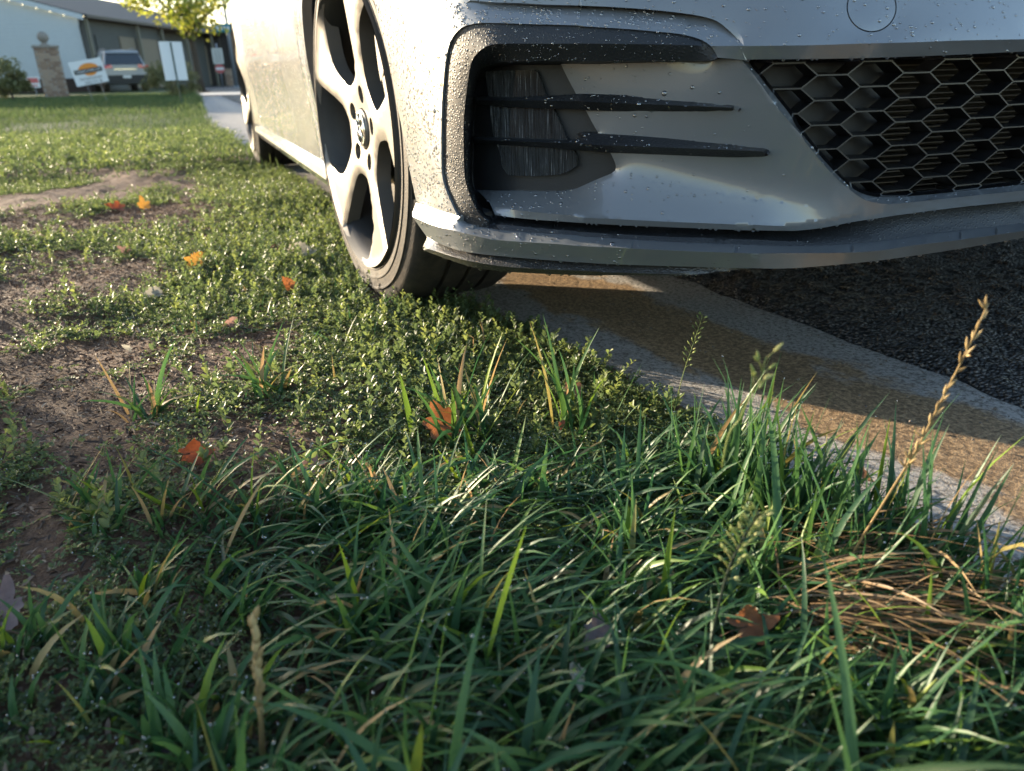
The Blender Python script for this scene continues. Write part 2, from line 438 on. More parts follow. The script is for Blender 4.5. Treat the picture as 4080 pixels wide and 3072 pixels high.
def sdf(x, y):
    i = np.clip((x - _GX[0]) / (_GX[1] - _GX[0]), 0, len(_GX) - 1.001); j = np.clip((y - _GY[0]) / (_GY[1] - _GY[0]), 0, len(_GY) - 1.001)
    a = i.astype(int); b = j.astype(int); u = i - a; v = j - b
    return (SDF[a, b] * (1-u) + SDF[a+1, b] * u) * (1-v) + (SDF[a, b+1] * (1-u) + SDF[a+1, b+1] * u) * v
def sdf_grad(x, y):
    e = .006; g = np.stack([sdf(x + e, y) - sdf(x - e, y), sdf(x, y + e) - sdf(x, y - e)], 1)
    return g / (np.linalg.norm(g, axis=1)[:, None] + 1e-9)
def lift(px, d):
    """pixel -> point on the nose surface set back by d from its plan line"""
    D = ray(px); d = np.broadcast_to(np.asarray(d, float), (len(D),))
    ts = np.linspace(.25, 2.2, 300); lo = np.full(len(D), 2.2); hi = lo.copy(); found = np.zeros(len(D), bool); prev = np.full(len(D), .25)
    for t in ts:
        f = sdf(CAM[0] + t * D[:, 0], CAM[1] + t * D[:, 1]) + d
        hit = (~found) & (f <= 0); lo[hit] = prev[hit]; hi[hit] = t; found |= hit; prev[:] = t
    for _ in range(26):
        mid = .5 * (lo + hi); f = sdf(CAM[0] + mid * D[:, 0], CAM[1] + mid * D[:, 1]) + d
        lo = np.where(f > 0, mid, lo); hi = np.where(f > 0, hi, mid)
    return CAM + hi[:, None] * D
K1, K5, K2 = .36166, .48825, .27121
def r1(*l): return np.array(l, float) * K1 + (1600, 0)
def r2(*l): return np.array(l, float) * K1 + (2300, 0)
def r3(*l): return np.array(l, float) * K1 + (1600, 500)
def r4(*l): return np.array(l, float) * K1 + (2300, 500)
def r5(*l): return np.array(l, float) * K5 + (3000, 0)
def r6(*l): return np.array(l, float) * K5 + (3000, 500)
def with_d(px, d):
    px = np.atleast_2d(px); d = np.asarray(d, float)
    if d.ndim == 0: d = np.full(len(px), float(d))
    elif len(d) != len(px): d = np.interp(np.linspace(0, 1, len(px)), np.linspace(0, 1, len(d)), d)
    return np.column_stack([px, d])
def to_mid(c):
    """carry a chain on to the car's centre line at the height of its last point"""
    P = lift(c[-1:, :2], c[-1:, 2])[0]
    Q = np.array([(sdf_x0 - c[-1, 2], 0.004, P[2])]); ys = np.linspace(P[1], .004, 5)[1:]
    out = []
    for y in ys:
        x = np.interp(y, _pl[:, 1][150:], _pl[:, 0][150:]) - c[-1, 2]
        out.append([*proj([(x, y, P[2])])[0], c[-1, 2]])
    return np.vstack([c, out])
sdf_x0 = .856
def dense(c, step=22.0):
    L = np.linalg.norm(np.diff(c[:, :2], axis=0), axis=1).sum()
    return catmull(c, max(3, int(L / step) + 1))
def lin(c, step=22.0):
    out = [c[0]]
    for a, b in zip(c[:-1], c[1:]):
        n = max(1, int(np.linalg.norm(b[:2] - a[:2]) / step))
        for k in range(1, n + 1): out.append(a + (b - a) * k / n)
    return np.array(out)
def pip(P, poly):
    x, y = P[:, 0], P[:, 1]; ins = np.zeros(len(P), bool); q = poly
    j = len(q) - 1
    for i in range(len(q)):
        yi, yj = q[i, 1], q[j, 1]
        c = ((yi > y) != (yj > y)) & (x < (q[j, 0] - q[i, 0]) * (y - yi) / (yj - yi + 1e-12) + q[i, 0])
        ins ^= c; j = i
    return ins
def patch(outline, creases=(), step=30.0, holes=(), iters=500, soft=(), nsoft=40):
    """triangulate an outlined piece of the nose with crease lines; returns verts(3d), faces, px, d"""
    V = []; E = []; D = []
    def add(c, closed):
        o = len(V)
        for q in c: V.append(Vector((q[0], q[1]))); D.append(q[2])
        n = len(c)
        for i in range(n - 1): E.append((o + i, o + i + 1))
        if closed: E.append((o + n - 1, o))
    add(outline, True)
    for c in creases: add(c, False)
    s0_ = len(V)
    for c in soft: add(c, False)
    s1_ = len(V)
    for h_ in holes: add(h_, True)
    lo = outline[:, :2].min(0); hi = outline[:, :2].max(0)
    gx = np.arange(lo[0], hi[0], step); gy = np.arange(lo[1], hi[1], step * .8)
    G = np.stack(np.meshgrid(gx, gy), -1).reshape(-1, 2); G[:, 0] += (np.round((G[:, 1] - lo[1]) / (step * .8)) % 2) * step * .5
    G = G[pip(G, outline)]
    for h_ in holes: G = G[~pip(G, h_)]
    C = np.array([(v.x, v.y) for v in V])
    if len(G):
        keep = np.array([np.min(((C - g) ** 2).sum(1)) > (step * .45) ** 2 for g in G]); G = G[keep]
    n_fix = len(V)
    for g in G: V.append(Vector((g[0], g[1]))); D.append(np.nan)
    ov, oe, of, orig, _, _ = delaunay_2d_cdt(V, E, [], 0, 1e-4)
    PX = np.array([(v.x, v.y) for v in ov]); d = np.full(len(PX), np.nan); fixed = np.zeros(len(PX), bool)
    for i, ol in enumerate(orig):
        ks = [k for k in ol if k < n_fix]
        if ks: d[i] = np.mean([D[k] for k in ks]); fixed[i] = True
        elif not ol: pass
    F = np.array([f for f in of if len(f) == 3]); cen = PX[F].mean(1); ok = pip(cen, outline)
    for h_ in holes: ok &= ~pip(cen, h_)
    F = F[ok]
    ed = np.unique(np.sort(np.vstack([F[:, [0, 1]], F[:, [1, 2]], F[:, [2, 0]]]), axis=1), axis=0)
    free = ~fixed; d[free] = np.nanmean(d)
    L = 1.0 / (np.linalg.norm(PX[ed[:, 0]] - PX[ed[:, 1]], axis=1) + 1.0)
    ws = np.zeros(len(PX)); np.add.at(ws, ed[:, 0], L); np.add.at(ws, ed[:, 1], L)
    for _ in range(iters):
        s = np.zeros(len(PX)); np.add.at(s, ed[:, 0], d[ed[:, 1]] * L); np.add.at(s, ed[:, 1], d[ed[:, 0]] * L)
        d[free] = (s / np.maximum(ws, 1e-9))[free]
    if soft:                                    # rounded-over creases: let them relax a little
        fr2 = free.copy()
        for i, ol in enumerate(orig):
            if any(s0_ <= k < s1_ for k in ol): fr2[i] = True
        for _ in range(nsoft):
            s = np.zeros(len(PX)); np.add.at(s, ed[:, 0], d[ed[:, 1]] * L); np.add.at(s, ed[:, 1], d[ed[:, 0]] * L)
            d[fr2] = .5 * d[fr2] + .5 * (s / np.maximum(ws, 1e-9))[fr2]
    used = np.unique(F); mp = -np.ones(len(PX), int); mp[used] = np.arange(len(used)); F = mp[F]; PX = PX[used]; d = d[used]
    return lift(PX, d), F, PX, d
def orient(V, F):
    """faces look outwards from the nose"""
    n = np.cross(V[F[:, 1]] - V[F[:, 0]], V[F[:, 2]] - V[F[:, 0]]); c = V[F].mean(1)
    return np.where((n * (CAM - c)).sum(1)[:, None] > 0, F, F[:, ::-1])
def rim_walls(V, F, depth, wdir=None):
    """thickness: boundary edges pulled back into the car"""
    ed = np.vstack([F[:, [0, 1]], F[:, [1, 2]], F[:, [2, 0]]]); key = np.sort(ed, axis=1)
    u, inv, cnt = np.unique(key, axis=0, return_inverse=True, return_counts=True)
    b = ed[cnt[inv.ravel()] == 1]; vs = np.unique(b); mp = {v: len(V) + i for i, v in enumerate(vs)}
    g = sdf_grad(V[vs, 0], V[vs, 1]); B = V[vs].copy(); B[:, :2] -= g * depth
    V2 = np.vstack([V, B]); F2 = [[a, mp[a], mp[c], c] for a, c in b]
    return V2, [list(f) for f in F] + [f[::-1] for f in F2]
def mirror(V, F):
    V = np.asarray(V).copy(); n = len(V); M = V * np.array([1, -1, 1]); return np.vstack([V, M]), F + [[i + n for i in f[::-1]] for f in F]
DROPSRC = []
def piece(name, mat, parent, outline, creases=(), step=30, holes=(), depth=.012, both=True, drops=0.0, sharp=28, clip=True, dr=(.0006, .0016), soft=(), nsoft=40):
    V, F, PX, d = patch(outline, creases, step, holes, soft=soft, nsoft=nsoft)
    if clip: V[:, 1] = np.minimum(V[:, 1], 0.0)
    F = orient(V, F)
    if clip: F = F[~(V[F][:, :, 1] > -1e-4).all(1)]
    if drops > 0: DROPSRC.append((V.copy(), F.copy(), drops, dr))
    V2, F2 = rim_walls(V, F, depth)
    if both == 'merge': V2, F2 = mirror(V2, F2)
    o = link(name, mesh_np(name, V2, F2, True, sharp), mat, parent)
    if both == 'copy':
        link(name, mesh_np(name, V2 * np.array([1, -1, 1]), [f[::-1] for f in F2], True, sharp), mat, parent)
    return o, (V, F, PX, d)

CAR = empty('parked_hatchback', (0, 0, 0), 'silver white hatchback beaded with dew, parked with its front wheel on the lawn edge', 'car')

# ------------------------------------------------------------------ traced lines (photo pixels) with set-back d (m)
surr_out = np.vstack([r3((640,1010),(600,960),(560,880),(520,790),(480,690),(455,600),(440,480),(437,300),(437,100)),
    r1((440,1300),(450,1050),(470,800),(490,640),(515,520),(560,410),(630,330),(700,285),(800,262),(900,252),(1100,255),(1400,265),(1700,272),(2000,282)),
    r2((0,285),(300,303),(600,323),(900,350),(1100,370),(1250,400),(1370,440),(1450,490),(1500,545),(1550,635))])
c_surr_out = dense(with_d(surr_out, 0.0), 16)
arch = np.array([(1658,801),(1631,671),(1612,563),(1588,447),(1553,258),(1496,22),(1430,-190),(1360,-330)], float)
c_arch = dense(with_d(arch, .004))
c_liptopL = dense(with_d(r3((640,1010),(600,985),(450,940),(300,890),(160,850)), 0.0))
c_grtop = to_mid(dense(with_d(np.vstack([r2((1550,635),(1700,648)), r5((-60,492),(0,485),(600,480),(1200,465),(1700,445),(2212,420))]), [.0, .004, .004])))
c_band = to_mid(dense(with_d(np.vstack([r2((1470,508),(1800,505)), r5((0,375),(500,368),(900,355),(1300,345),(1700,330),(2212,320))]), [-.002, -.005, -.005])))
style = np.vstack([r1((760,2),(1000,24),(1300,34),(1600,50),(2000,60)), r2((0,58),(300,72),(600,90),(900,115),(1200,150),(1400,186),(1550,238),(1690,352),(1775,436))])
c_style_u = dense(with_d(style, [.006, .012, .016, .017, .016, .012, .006]))
c_style_l = dense(with_d(style + np.linspace(6, 1.0, len(style))[:, None] * np.array([-.35, 1.5]), [.007, .018, .025, .027, .026, .018, .006]))
top = to_mid(dense(with_d(np.array([(1360,-330),(1700,-470),(2300,-560),(3000,-600),(3600,-610),(4080,-600)], float), [.004, .03, .055, .06, .06]), 60))
right_top = np.array([top[-1], c_band[-1], c_grtop[-1]])
# upper bumper outline: arch up, top, down the middle, grille top back, surround edge, lip joint
outA = np.vstack([c_arch, top[1:], lin(np.array([top[-1], c_band[-1], c_grtop[-1]]), 60)[1:], c_grtop[::-1][1:], c_surr_out[::-1][1:], c_liptopL[1:-1]])
mid_face = to_mid(dense(with_d(np.array([(2500,-120),(3000,-90),(3500,-95),(4080,-130)], float), [.03, .022, .020, .020]), 40))
# tow-eye cover: a round groove in the upper face
tc, tr_ = np.array([3473.0, 29.0]), 97.0
def circ(r, d, n=44): 
    a = np.linspace(0, 2*np.pi, n, endpoint=False); q = np.stack([tc[0] + r * np.cos(a), tc[1] + r * np.sin(a)], 1)
    return np.column_stack([q, np.interp(q[:, 1], [-95, 175], [.0205, -.001]) + d])
crA = [c_style_u, c_style_l, c_band, mid_face[:0] if False else mid_face]
bump_o, bumpA = piece('bumper', M_PAINT, CAR, outA, [c_style_u, c_style_l, c_band, mid_face], 34, [circ(tr_ + 3, 0)], both='merge', drops=1.0, depth=.014)
# cover disc sits in its hole with a shadow gap
piece('tow_cover', M_PAINT, CAR, circ(tr_ - 2.2, 0.0), (), 30, depth=.008, both=False, drops=.5, clip=False)
ringV, ringF, _, _ = patch(circ(tr_ + 12, .007), (), 40)
link('tow_cover_recess', mesh_np('tow_cover_recess', ringV, orient(ringV, ringF)), M_DARK, CAR)

# ------------------------------------------------------------------ lower strip + fog-lamp surround (one black moulding per side)
strip_bot = np.vstack([r3((640,1010),(645,1050),(700,1085),(800,1105),(950,1130),(1100,1155),(1500,1190),(1900,1215)), r4((0,1225),(500,1260),(1000,1290),(1500,1310),(2000,1328)),
    r6((0,983),(300,990),(600,985),(900,965),(1200,930),(1500,885),(1800,850),(2212,805))])
c_strip_bot = to_mid(dense(with_d(strip_bot, [.002, .010, .014, .014, .014, .014]), 18))
strip_top = np.vstack([r3((1030,985),(1200,1010),(1500,1040),(1800,1060)), r4((0,1070),(500,1100),(1000,1120),(1500,1140),(2000,1160)),
    r6((0,855),(250,860),(400,855),(600,830),(800,790),(1000,760),(1200,730),(1500,690),(1800,655),(2212,615))])
c_strip_top_bk = to_mid(dense(with_d(strip_top + [0, -8], [.05, .05, .045, .04, .03, .03]), 20))
strip_mid = np.vstack([r3((1080,1090),(1500,1130),(2000,1170)), r4((0,1170),(500,1200),(1000,1225),(1500,1240),(2000,1262)), r6((0,930),(300,945),(600,940),(900,920),(1200,885),(1500,845),(1800,805),(2212,758))])
c_strip_mid = to_mid(dense(with_d(strip_mid, [.016, .018, .018, .018]), 24))
inner_front = np.vstack([r2((1480,505),(900,490),(300,482),(0,480)), r1((1600,482),(1200,480),(1000,490),(900,530),(830,590),(780,660),(750,760),(730,900),(710,1050),(690,1250)),
    r3((683,40),(685,300),(690,500),(710,640),(750,760),(800,880),(850,960),(930,1040),(1010,1075))])
c_inner_front = dense(with_d(inner_front, [-.002, -.004, -.004, .0, .004, .006, .006, .010]), 18)
band_bot = np.vstack([r2((1550,635),(1500,660),(1400,668),(1000,665),(600,668),(300,672),(0,675)), r1((1735,672),(1300,676),(1050,690),(930,720))])
c_band_bot = dense(with_d(band_bot, [.0, .003, .005, .006, .010, .04]), 18)
inner_back = np.vstack([r1((930,720),(870,790),(830,900),(805,1050),(790,1300)), r3((782,60),(780,300),(775,550),(790,680),(830,780),(900,910),(970,985),(1030,985))])
c_inner_back = dense(with_d(inner_back, [.04, .055, .06, .06, .06, .055, .05]), 18)
outB = np.vstack([c_surr_out[:-1], c_band_bot[:-1], c_inner_back[:-1], c_strip_top_bk, c_strip_bot[::-1][:-1]])
outB[:len(c_surr_out) - 1, 2] += .0025
piece('fog_surround', M_BLACK, CAR, outB, [c_inner_front[3:-2], c_strip_mid], 24, both='copy', depth=.02, drops=.8, dr=(.0004, .0009))

# ------------------------------------------------------------------ painted panel behind the blades, with ledge and skirt
gr_out = np.vstack([r2((1812,664),(1900,770),(2000,900),(2212,1200)), r5((0,610),(200,880),(400,1110)), r6((320,0),(480,200),(650,400),(800,530),(900,600),(1000,630),(1150,640),(1500,605),(1850,567),(2212,530))])
gr_in = np.vstack([r2((1880,662),(1930,740),(2030,860)), r5((0,545),(100,680),(300,930)), r6((350,0),(500,190),(650,360),(750,460),(850,535),(950,570),(1050,583),(1300,573),(1600,545),(2212,478))])
c_gr_out = to_mid(dense(with_d(gr_out, .004), 18)); c_gr_in = to_mid(dense(with_d(gr_in, .020), 18))
panel_left = np.vstack([r1((1735,660),(1800,800),(1920,1030),(2040,1235),(2100,1350),(2170,1470)), r4((225,80),(300,200),(370,310),(420,420),(425,470),(390,520),(200,600),(0,690)), r3((1900,700),(1700,728),(1400,725),(1000,715),(830,710))])
c_panel_left = dense(with_d(panel_left, [.050, .050, .048, .045, .046, .05, .055, .056]), 18)
ledge_end = with_d(r3((830,710),(970,850),(1030,985)), [.056, .03, .016])
c_strip_top = to_mid(dense(with_d(strip_top, [.016, .016, .016, .014, .012, .010, .010]), 18))
c_skirt = dense(with_d(np.vstack([r3((985,905),(1200,925),(1500,958),(2000,1003)), r4((0,1010),(500,1035),(1000,1060),(1500,1080),(2000,1100)), r6((0,810),(250,820),(400,805),(600,770),(800,735),(900,712))]), [.022, .012, .011, .011, .010, .008, .007]), 18)
c_ledge = dense(with_d(np.vstack([r4((250,585),(400,560),(800,606),(1200,680),(1600,752),(2000,820)), r6((0,605),(400,660),(700,690),(850,707))]), [.050, .044, .036, .028, .018, .009]), 18)
c_ledge2 = c_ledge.copy(); c_ledge2[:, 1] -= 16; c_ledge2[:, 2] -= .0035
panel_top = np.vstack([r2((1812,664),(1700,655),(1550,650),(1400,655),(1000,655),(600,655),(300,658),(0,660)), r1((1735,660),)])
c_panel_top = dense(with_d(panel_top, [.006, .010, .018, .028, .038, .046, .050]), 22)
outC = np.vstack([c_panel_top[:-1], c_panel_left[:-1], lin(ledge_end, 20)[:-1], c_strip_top, lin(np.array([c_strip_top[-1], c_gr_out[-1], c_gr_in[-1]]), 40)[1:], c_gr_in[::-1][1:]])
piece('bumper_panel', M_PAINT, CAR, outC, [c_gr_out, c_skirt[1:-1]], 15, both='merge', depth=.02, drops=.32, sharp=60, soft=[c_ledge[5:-3]], nsoft=200)
# soffit closing the underside of the upper band back to the panel
bb = lift(c_band_bot[:, :2], c_band_bot[:, 2]); g_ = sdf_grad(bb[:, 0], bb[:, 1]); bk = bb.copy(); bk[:, :2] -= g_ * .06; bk[:, 2] -= .004
n_ = len(bb); link('soffit', mesh_np('soffit', np.vstack([bb, bk]), np.array([[i, i+1, n_+i+1, n_+i] for i in range(n_-1)])), M_BLACKDRY, CAR)

# ------------------------------------------------------------------ fog lamp: housing, lens, two blades
housing = np.vstack([r1((1760,640),(1300,640),(900,660),(800,760),(770,1000),(760,1400)), r3((750,200),(750,560),(790,690),(830,722)), r3((1000,728),(1400,736),(1700,738),(1920,712)), r4((0,704),(210,612),(410,530),(445,470),(430,410),(380,300),(300,190),(230,70)), r1((2180,1460),(2050,1230),(1930,1020),(1810,790))])
hs_ = lin(with_d(housing, .062), 24)
piece('fog_housing', M_BLACKDRY, CAR, hs_, (), 30, both='copy', depth=.02)
lens = np.vstack([r1((920,790),(1100,778),(1450,770),(1500,800),(1590,1050),(1700,1250),(1800,1480)), r3((1880,262),(1930,330),(1935,440),(1850,500),(1750,540),(1500,560),(1170,550),(1110,460),(1060,225)), r1((1010,1490),(970,1180))])
def make_lens():
    t = NT('fog_lens'); v = t.coords((1, 1, 1))
    tc = t.new('ShaderNodeTexCoord'); mp = t.new('ShaderNodeMapping'); mp.inputs['Scale'].default_value = (620, 620, 14); t.lk(tc.outputs['Object'], mp.inputs[0])
    n = t.noise(mp.outputs[0], 1.5, 5, .7); n2 = t.noise(v, 420, 3)
    h = t.math('ADD', n, t.math('MULTIPLY', n2, .7)); nb = t.bump(h, .75, .004)
    c = t.ramp(n, [(.45, (.010, .012, .014)), (.60, (.05, .056, .062)), (.70, (.45, .47, .50))])  # thin vertical highlights on the glass, put into the colour as pale streaks
    return t.done(t.bsdf(c, .22, .1, nb, coat=.25, coat_rough=.05, spec=.3))
M_LENS = make_lens()
piece('fog_lens', M_LENS, CAR, lin(with_d(lens, .055), 22), (), 24, both='copy', depth=.006)
def blade(top_, bot, ridge, dt, db, dri, name):
    ct = dense(with_d(top_, dt), 18); cb = dense(with_d(bot, db), 18); cr = dense(with_d(ridge, dri), 24)
    piece(name, M_BLACK, CAR, np.vstack([ct, cb[1:-1] if np.allclose(ct[-1, :2], cb[0, :2]) else cb]), [cr], 20, both='copy', depth=.018, drops=.25, sharp=50)
blade(np.vstack([r1((790,1066),(1200,1072),(1900,1040)), r2((0,1032),(600,1050),(1200,1085),(1600,1120),(1740,1140),(1790,1172),(1806,1200))]),
      np.vstack([r2((1785,1225),(1700,1236),(1200,1246),(700,1232),(100,1216)), r1((1900,1206),(1200,1182),(790,1145))]),
      np.vstack([r1((830,1104),(1900,1112)), r2((100,1120),(800,1150),(1700,1185))]),
      [.052, .044, .040, .032, .022, .010], [.010, .024, .036, .044, .050, .056], [.046, .036, .024, .002], 'fog_blade')
blade(np.vstack([r3((780,128),(1100,138),(1900,165)), r4((0,84),(230,92),(600,112),(1000,140),(1500,176),(1900,220),(2060,242),(2110,270),(2130,296))]),
      np.vstack([r4((2108,326),(2050,341),(1700,352),(1200,333),(700,312),(350,300)), r3((2212,295),(1500,237),(780,195))]),
      np.vstack([r3((820,160),(1900,195)), r4((0,205),(800,235),(2040,285))]),
      [.052, .044, .038, .030, .020, .008], [.008, .020, .032, .042, .050, .056], [.046, .034, .020, .0], 'fog_blade')

# ------------------------------------------------------------------ lip and splitter
lip_crease = np.vstack([r3((120,1005),(330,1095),(550,1150),(750,1200),(1000,1255),(1300,1280),(1700,1305)), r4((0,1325),(500,1350),(1000,1375),(1500,1395),(2000,1412)), r6((0,1045),(400,1042),(700,1040),(1000,1025),(1300,980),(1600,945),(1900,905),(2212,860))])
lip_bot = np.vstack([r3((270,1215),(400,1290),(550,1350),(700,1390),(900,1420),(1100,1440),(1500,1475),(1900,1505)), r4((0,1505),(300,1525),(700,1540),(1200,1555),(1700,1570)), r6((0,1165),(200,1168),(400,1160),(700,1135),(1000,1105),(1300,1065),(1600,1020),(1900,970),(2212,915))])
c_lip_crease = to_mid(dense(with_d(lip_crease, [-.006, -.012, -.014, -.014, -.014, -.014]), 18))
c_lip_bot = to_mid(dense(with_d(lip_bot, 0.0), 18))
c_lip_top = np.vstack([dense(with_d(r3((160,850),(300,890),(450,940),(600,985),(640,1010)), .001))[:-1], c_strip_bot - [0, 0, .004]])
c_lip_top[:, 2] = np.where(c_lip_top[:, 0] > 1900, .010, c_lip_top[:, 2])
left_end = lin(np.vstack([c_lip_bot[:1], c_lip_crease[:1], with_d(r3((118,960),), -.004), c_lip_top[:1]]), 20)
outG = np.vstack([c_lip_top, lin(np.array([c_lip_top[-1], c_lip_crease[-1], c_lip_bot[-1]]), 40)[1:], c_lip_bot[::-1][1:], left_end[1:-1]])
piece('bumper_lip', M_LIP, CAR, outG, [c_lip_crease[1:]], 22, both='merge', depth=.05, drops=.35, sharp=30, dr=(.0006, .0016))
sp_bot = np.vstack([r3((240,1370),(330,1410),(500,1470),(700,1540),(850,1575),(1050,1600),(1300,1620),(1700,1640),(2150,1655)), r4((300,1650),(900,1652),(1250,1645),(1500,1622),(1700,1596),(1850,1580))])
sp_mid = np.vstack([r3((250,1345),(400,1392),(650,1470),(900,1520),(1200,1560),(1700,1590),(2150,1608)), r4((300,1615),(900,1632),(1300,1620),(1600,1595))])
lip_bot2 = np.vstack([lip_bot[:8], r4((0,1500),(300,1520),(700,1535),(1200,1550),(1700,1566),(1850,1570))])
c_sp_top = dense(with_d(lip_bot2 + [0, -6], .010), 18); c_sp_bot = dense(with_d(sp_bot, [.004, .002, .002, .004, .012]), 18); c_sp_mid = dense(with_d(sp_mid, [-.001, -.006, -.006, 0, .010]), 18)
outH = np.vstack([c_sp_top, c_sp_bot[::-1], lin(with_d(r3((232,1340),(280,1240)), [.003, .008]), 20)])
def make_splitter():
    t = NT('splitter_plastic'); v = t.coords(); b = t.vor(v, 420); n = t.noise(v, 30, 4)
    nb = t.bump(t.math('SUBTRACT', 1.0, b), .7, .0015)
    c = t.mix(n, (.02, .02, .021), (.05, .048, .044))
    return t.done(t.bsdf(c, .36, .0, nb, coat=.5, coat_rough=.2))
piece('splitter', make_splitter(), CAR, outH, [c_sp_mid[1:-1]], 20, both='copy', depth=.06, drops=.5, clip=False, dr=(.0004, .0008))

# ------------------------------------------------------------------ lower grille: frame, honeycomb, cooler fins
g_in2 = c_gr_in.copy()
top_gr = c_grtop[c_grtop[:, 0] > r2((1880, 660))[0, 0]].copy()
open_poly = np.vstack([g_in2, top_gr[::-1]])
cen_px = np.array([3800.0, 520.0])
def inset(poly, k):
    q = poly.copy(); n = len(q); t = np.roll(q[:, :2], -1, 0) - np.roll(q[:, :2], 1, 0); nn = np.stack([-t[:, 1], t[:, 0]], 1); nn /= np.linalg.norm(nn, axis=1)[:, None] + 1e-9
    s = np.sign(((cen_px - q[:, :2]) * nn).sum(1).mean()); q[:, :2] += nn * k * s; return q
# frame: a gloss band just inside the paint
fo = open_poly.copy(); fo[:, 2] = .019; fi = inset(open_poly, 13); fi[:, 2] = .027
m_ = len(fo); fV = lift(np.vstack([fo, fi])[:, :2], np.r_[fo[:, 2], fi[:, 2]]); fV[:, 1] = np.minimum(fV[:, 1], 0)
fF = [[i, (i+1) % m_, m_ + (i+1) % m_, m_ + i] for i in range(m_) if not (fV[i, 1] > -1e-3 and fV[(i+1) % m_, 1] > -1e-3)]
ffV, ffF = mirror(fV, fF)
link('grille_frame', mesh_np('grille_frame', ffV, ffF), M_GLOSSBLACK, CAR)
# honeycomb laid out on the nose in (arc length, height)
arc = np.r_[0, np.cumsum(np.linalg.norm(np.diff(_pl, axis=0), axis=1))]; arc0 = np.interp(0.0, _pl[:, 1], arc)
def nose_at(s, z, d):
    """s = arc length from the middle, negative to the car's right"""
    a = arc0 + np.asarray(s); x = np.interp(a, arc, _pl[:, 0]); y = np.interp(a, arc, _pl[:, 1]); g = sdf_grad(x, y)
    return np.stack([x - g[:, 0] * d, y - g[:, 1] * d, np.asarray(z) + 0 * x], 1)
def to_sz(px, d):
    P = lift(px, d); x, y = P[:, 0], P[:, 1]
    k = np.argmin((x[:, None] + 0 - _pl[None, :, 0]) ** 2 + (y[:, None] - _pl[None, :, 1]) ** 2, axis=1)
    return np.stack([arc[k] - arc0, P[:, 2]], 1)
MD = .026
fi_poly = fi[:, :2]
def bars(edges, t_f, t_b, d0, d1):
    V = []; F = []
    for (s0, z0), (s1, z1) in edges:
        e = np.array([s1 - s0, z1 - z0]); e /= np.linalg.norm(e) + 1e-9; n = np.array([-e[1], e[0]])
        ss = []; zz = []; dd = []
        for (s, z) in ((s0, z0), (s1, z1)):
            for d, t in ((d0, t_f), (d1, t_b)):
                for sg in (-1, 1): ss.append(s + n[0] * sg * t / 2); zz.append(z + n[1] * sg * t / 2); dd.append(d)
        P = nose_at(np.array(ss), np.array(zz), 0.0); g = sdf_grad(P[:, 0], P[:, 1]); P[:, :2] -= g * np.array(dd)[:, None]
        o = len(V); V.extend(P.tolist())
        F += [[o+0, o+1, o+5, o+4], [o+0, o+4, o+6, o+2], [o+1, o+3, o+7, o+5], [o+0, o+2, o+3, o+1], [o+4, o+5, o+7, o+6]]
    return np.array(V), F
hp, hf, hs, hh = .0497, .0325, .0172, .0116
edges = []
for k in range(-4, 12):
    sc = -.5115 + hp * k; zo = .379 - (0 if k % 2 == 0 else hh)
    for j in range(-3, 9):
        z = zo - 2 * hh * j
        a, b = (sc - hf / 2, z), (sc + hf / 2, z)
        edges.append((a, b)); nx = (sc + hp - hf / 2)
        edges.append((b, (nx, z + hh))); edges.append((b, (nx, z - hh)))
def inside(q): return pip(proj(nose_at(np.array([q[0]]), np.array([q[1]]), MD)), fi_poly)[0]
cut = []
for a, b in edges:
    ia, ib = inside(a), inside(b)
    if a[0] > .002 and b[0] > .002: continue
    if not ia and not ib: continue
    if ia and ib: cut.append((a, b)); continue
    p, q = (np.array(a), np.array(b)) if ia else (np.array(b), np.array(a)); lo, hi = 0.0, 1.0
    for _ in range(14):
        m = (lo + hi) / 2
        if inside(p + (q - p) * m): lo = m
        else: hi = m
    cut.append((tuple(p), tuple(p + (q - p) * min(1, hi + .08))))
V, F = bars(cut, .0014, .0045, MD, MD + .022)
V, F = mirror(V, F)
def make_mesh_mat():
    t = NT('grille_black'); v = t.coords(); n = t.noise(v, 300, 3)
    return t.done(t.bsdf(t.mix(n, (.006, .006, .007), (.014, .014, .015)), .38, 0, None, coat=.25, coat_rough=.2))
link('honeycomb_grille', mesh_np('honeycomb_grille', V, F), make_mesh_mat(), CAR)
# back plates in the outer cells and the cooler behind
def wall_sheet(s0, s1, z0, z1, d, n=16):
    s = np.linspace(s0, s1, n); A = nose_at(s, s * 0 + z0, d); B = nose_at(s, s * 0 + z1, d)
    return np.vstack([A, B]), [[i, i+1, n+i+1, n+i] for i in range(n-1)]
V, F = wall_sheet(-.70, -.475, .22, .43, .056); M_GUIDE = simple('air_guide_plastic', (.017, .016, .016), .55, 0, .3, 40)
link('air_guide', mesh_np('air_guide', V, F), M_GUIDE, CAR); link('air_guide', mesh_np('air_guide', V * [1, -1, 1], F), M_GUIDE, CAR)
V, F = mirror(*wall_sheet(-.475, .0, .22, .43, .10)); link('cooler', mesh_np('cooler', V, F), simple('cooler_core', (.022, .018, .014), .8, 0, .6, 240), CAR)
fins = []
for j in range(34):
    z = .235 + j * .0058
    fins.append(((-.482, z), (-.02, z)))
V, F = [], []
for (a, b) in fins:
    s = np.linspace(a[0], b[0], 10)
    for u, v_ in zip(s[:-1], s[1:]):
        vv, ff = bars([((u, a[1]), (v_, a[1]))], .0011, .0011, .074, .10); o = len(V); V.extend(vv.tolist()); F += [[i + o for i in f] for f in ff]
V, F = mirror(np.array(V), F)
link('cooler_fins', mesh_np('cooler_fins', V, F), simple('fin_metal', (.10, .08, .06), .6, .2, .4, 200), CAR, kind='stuff')

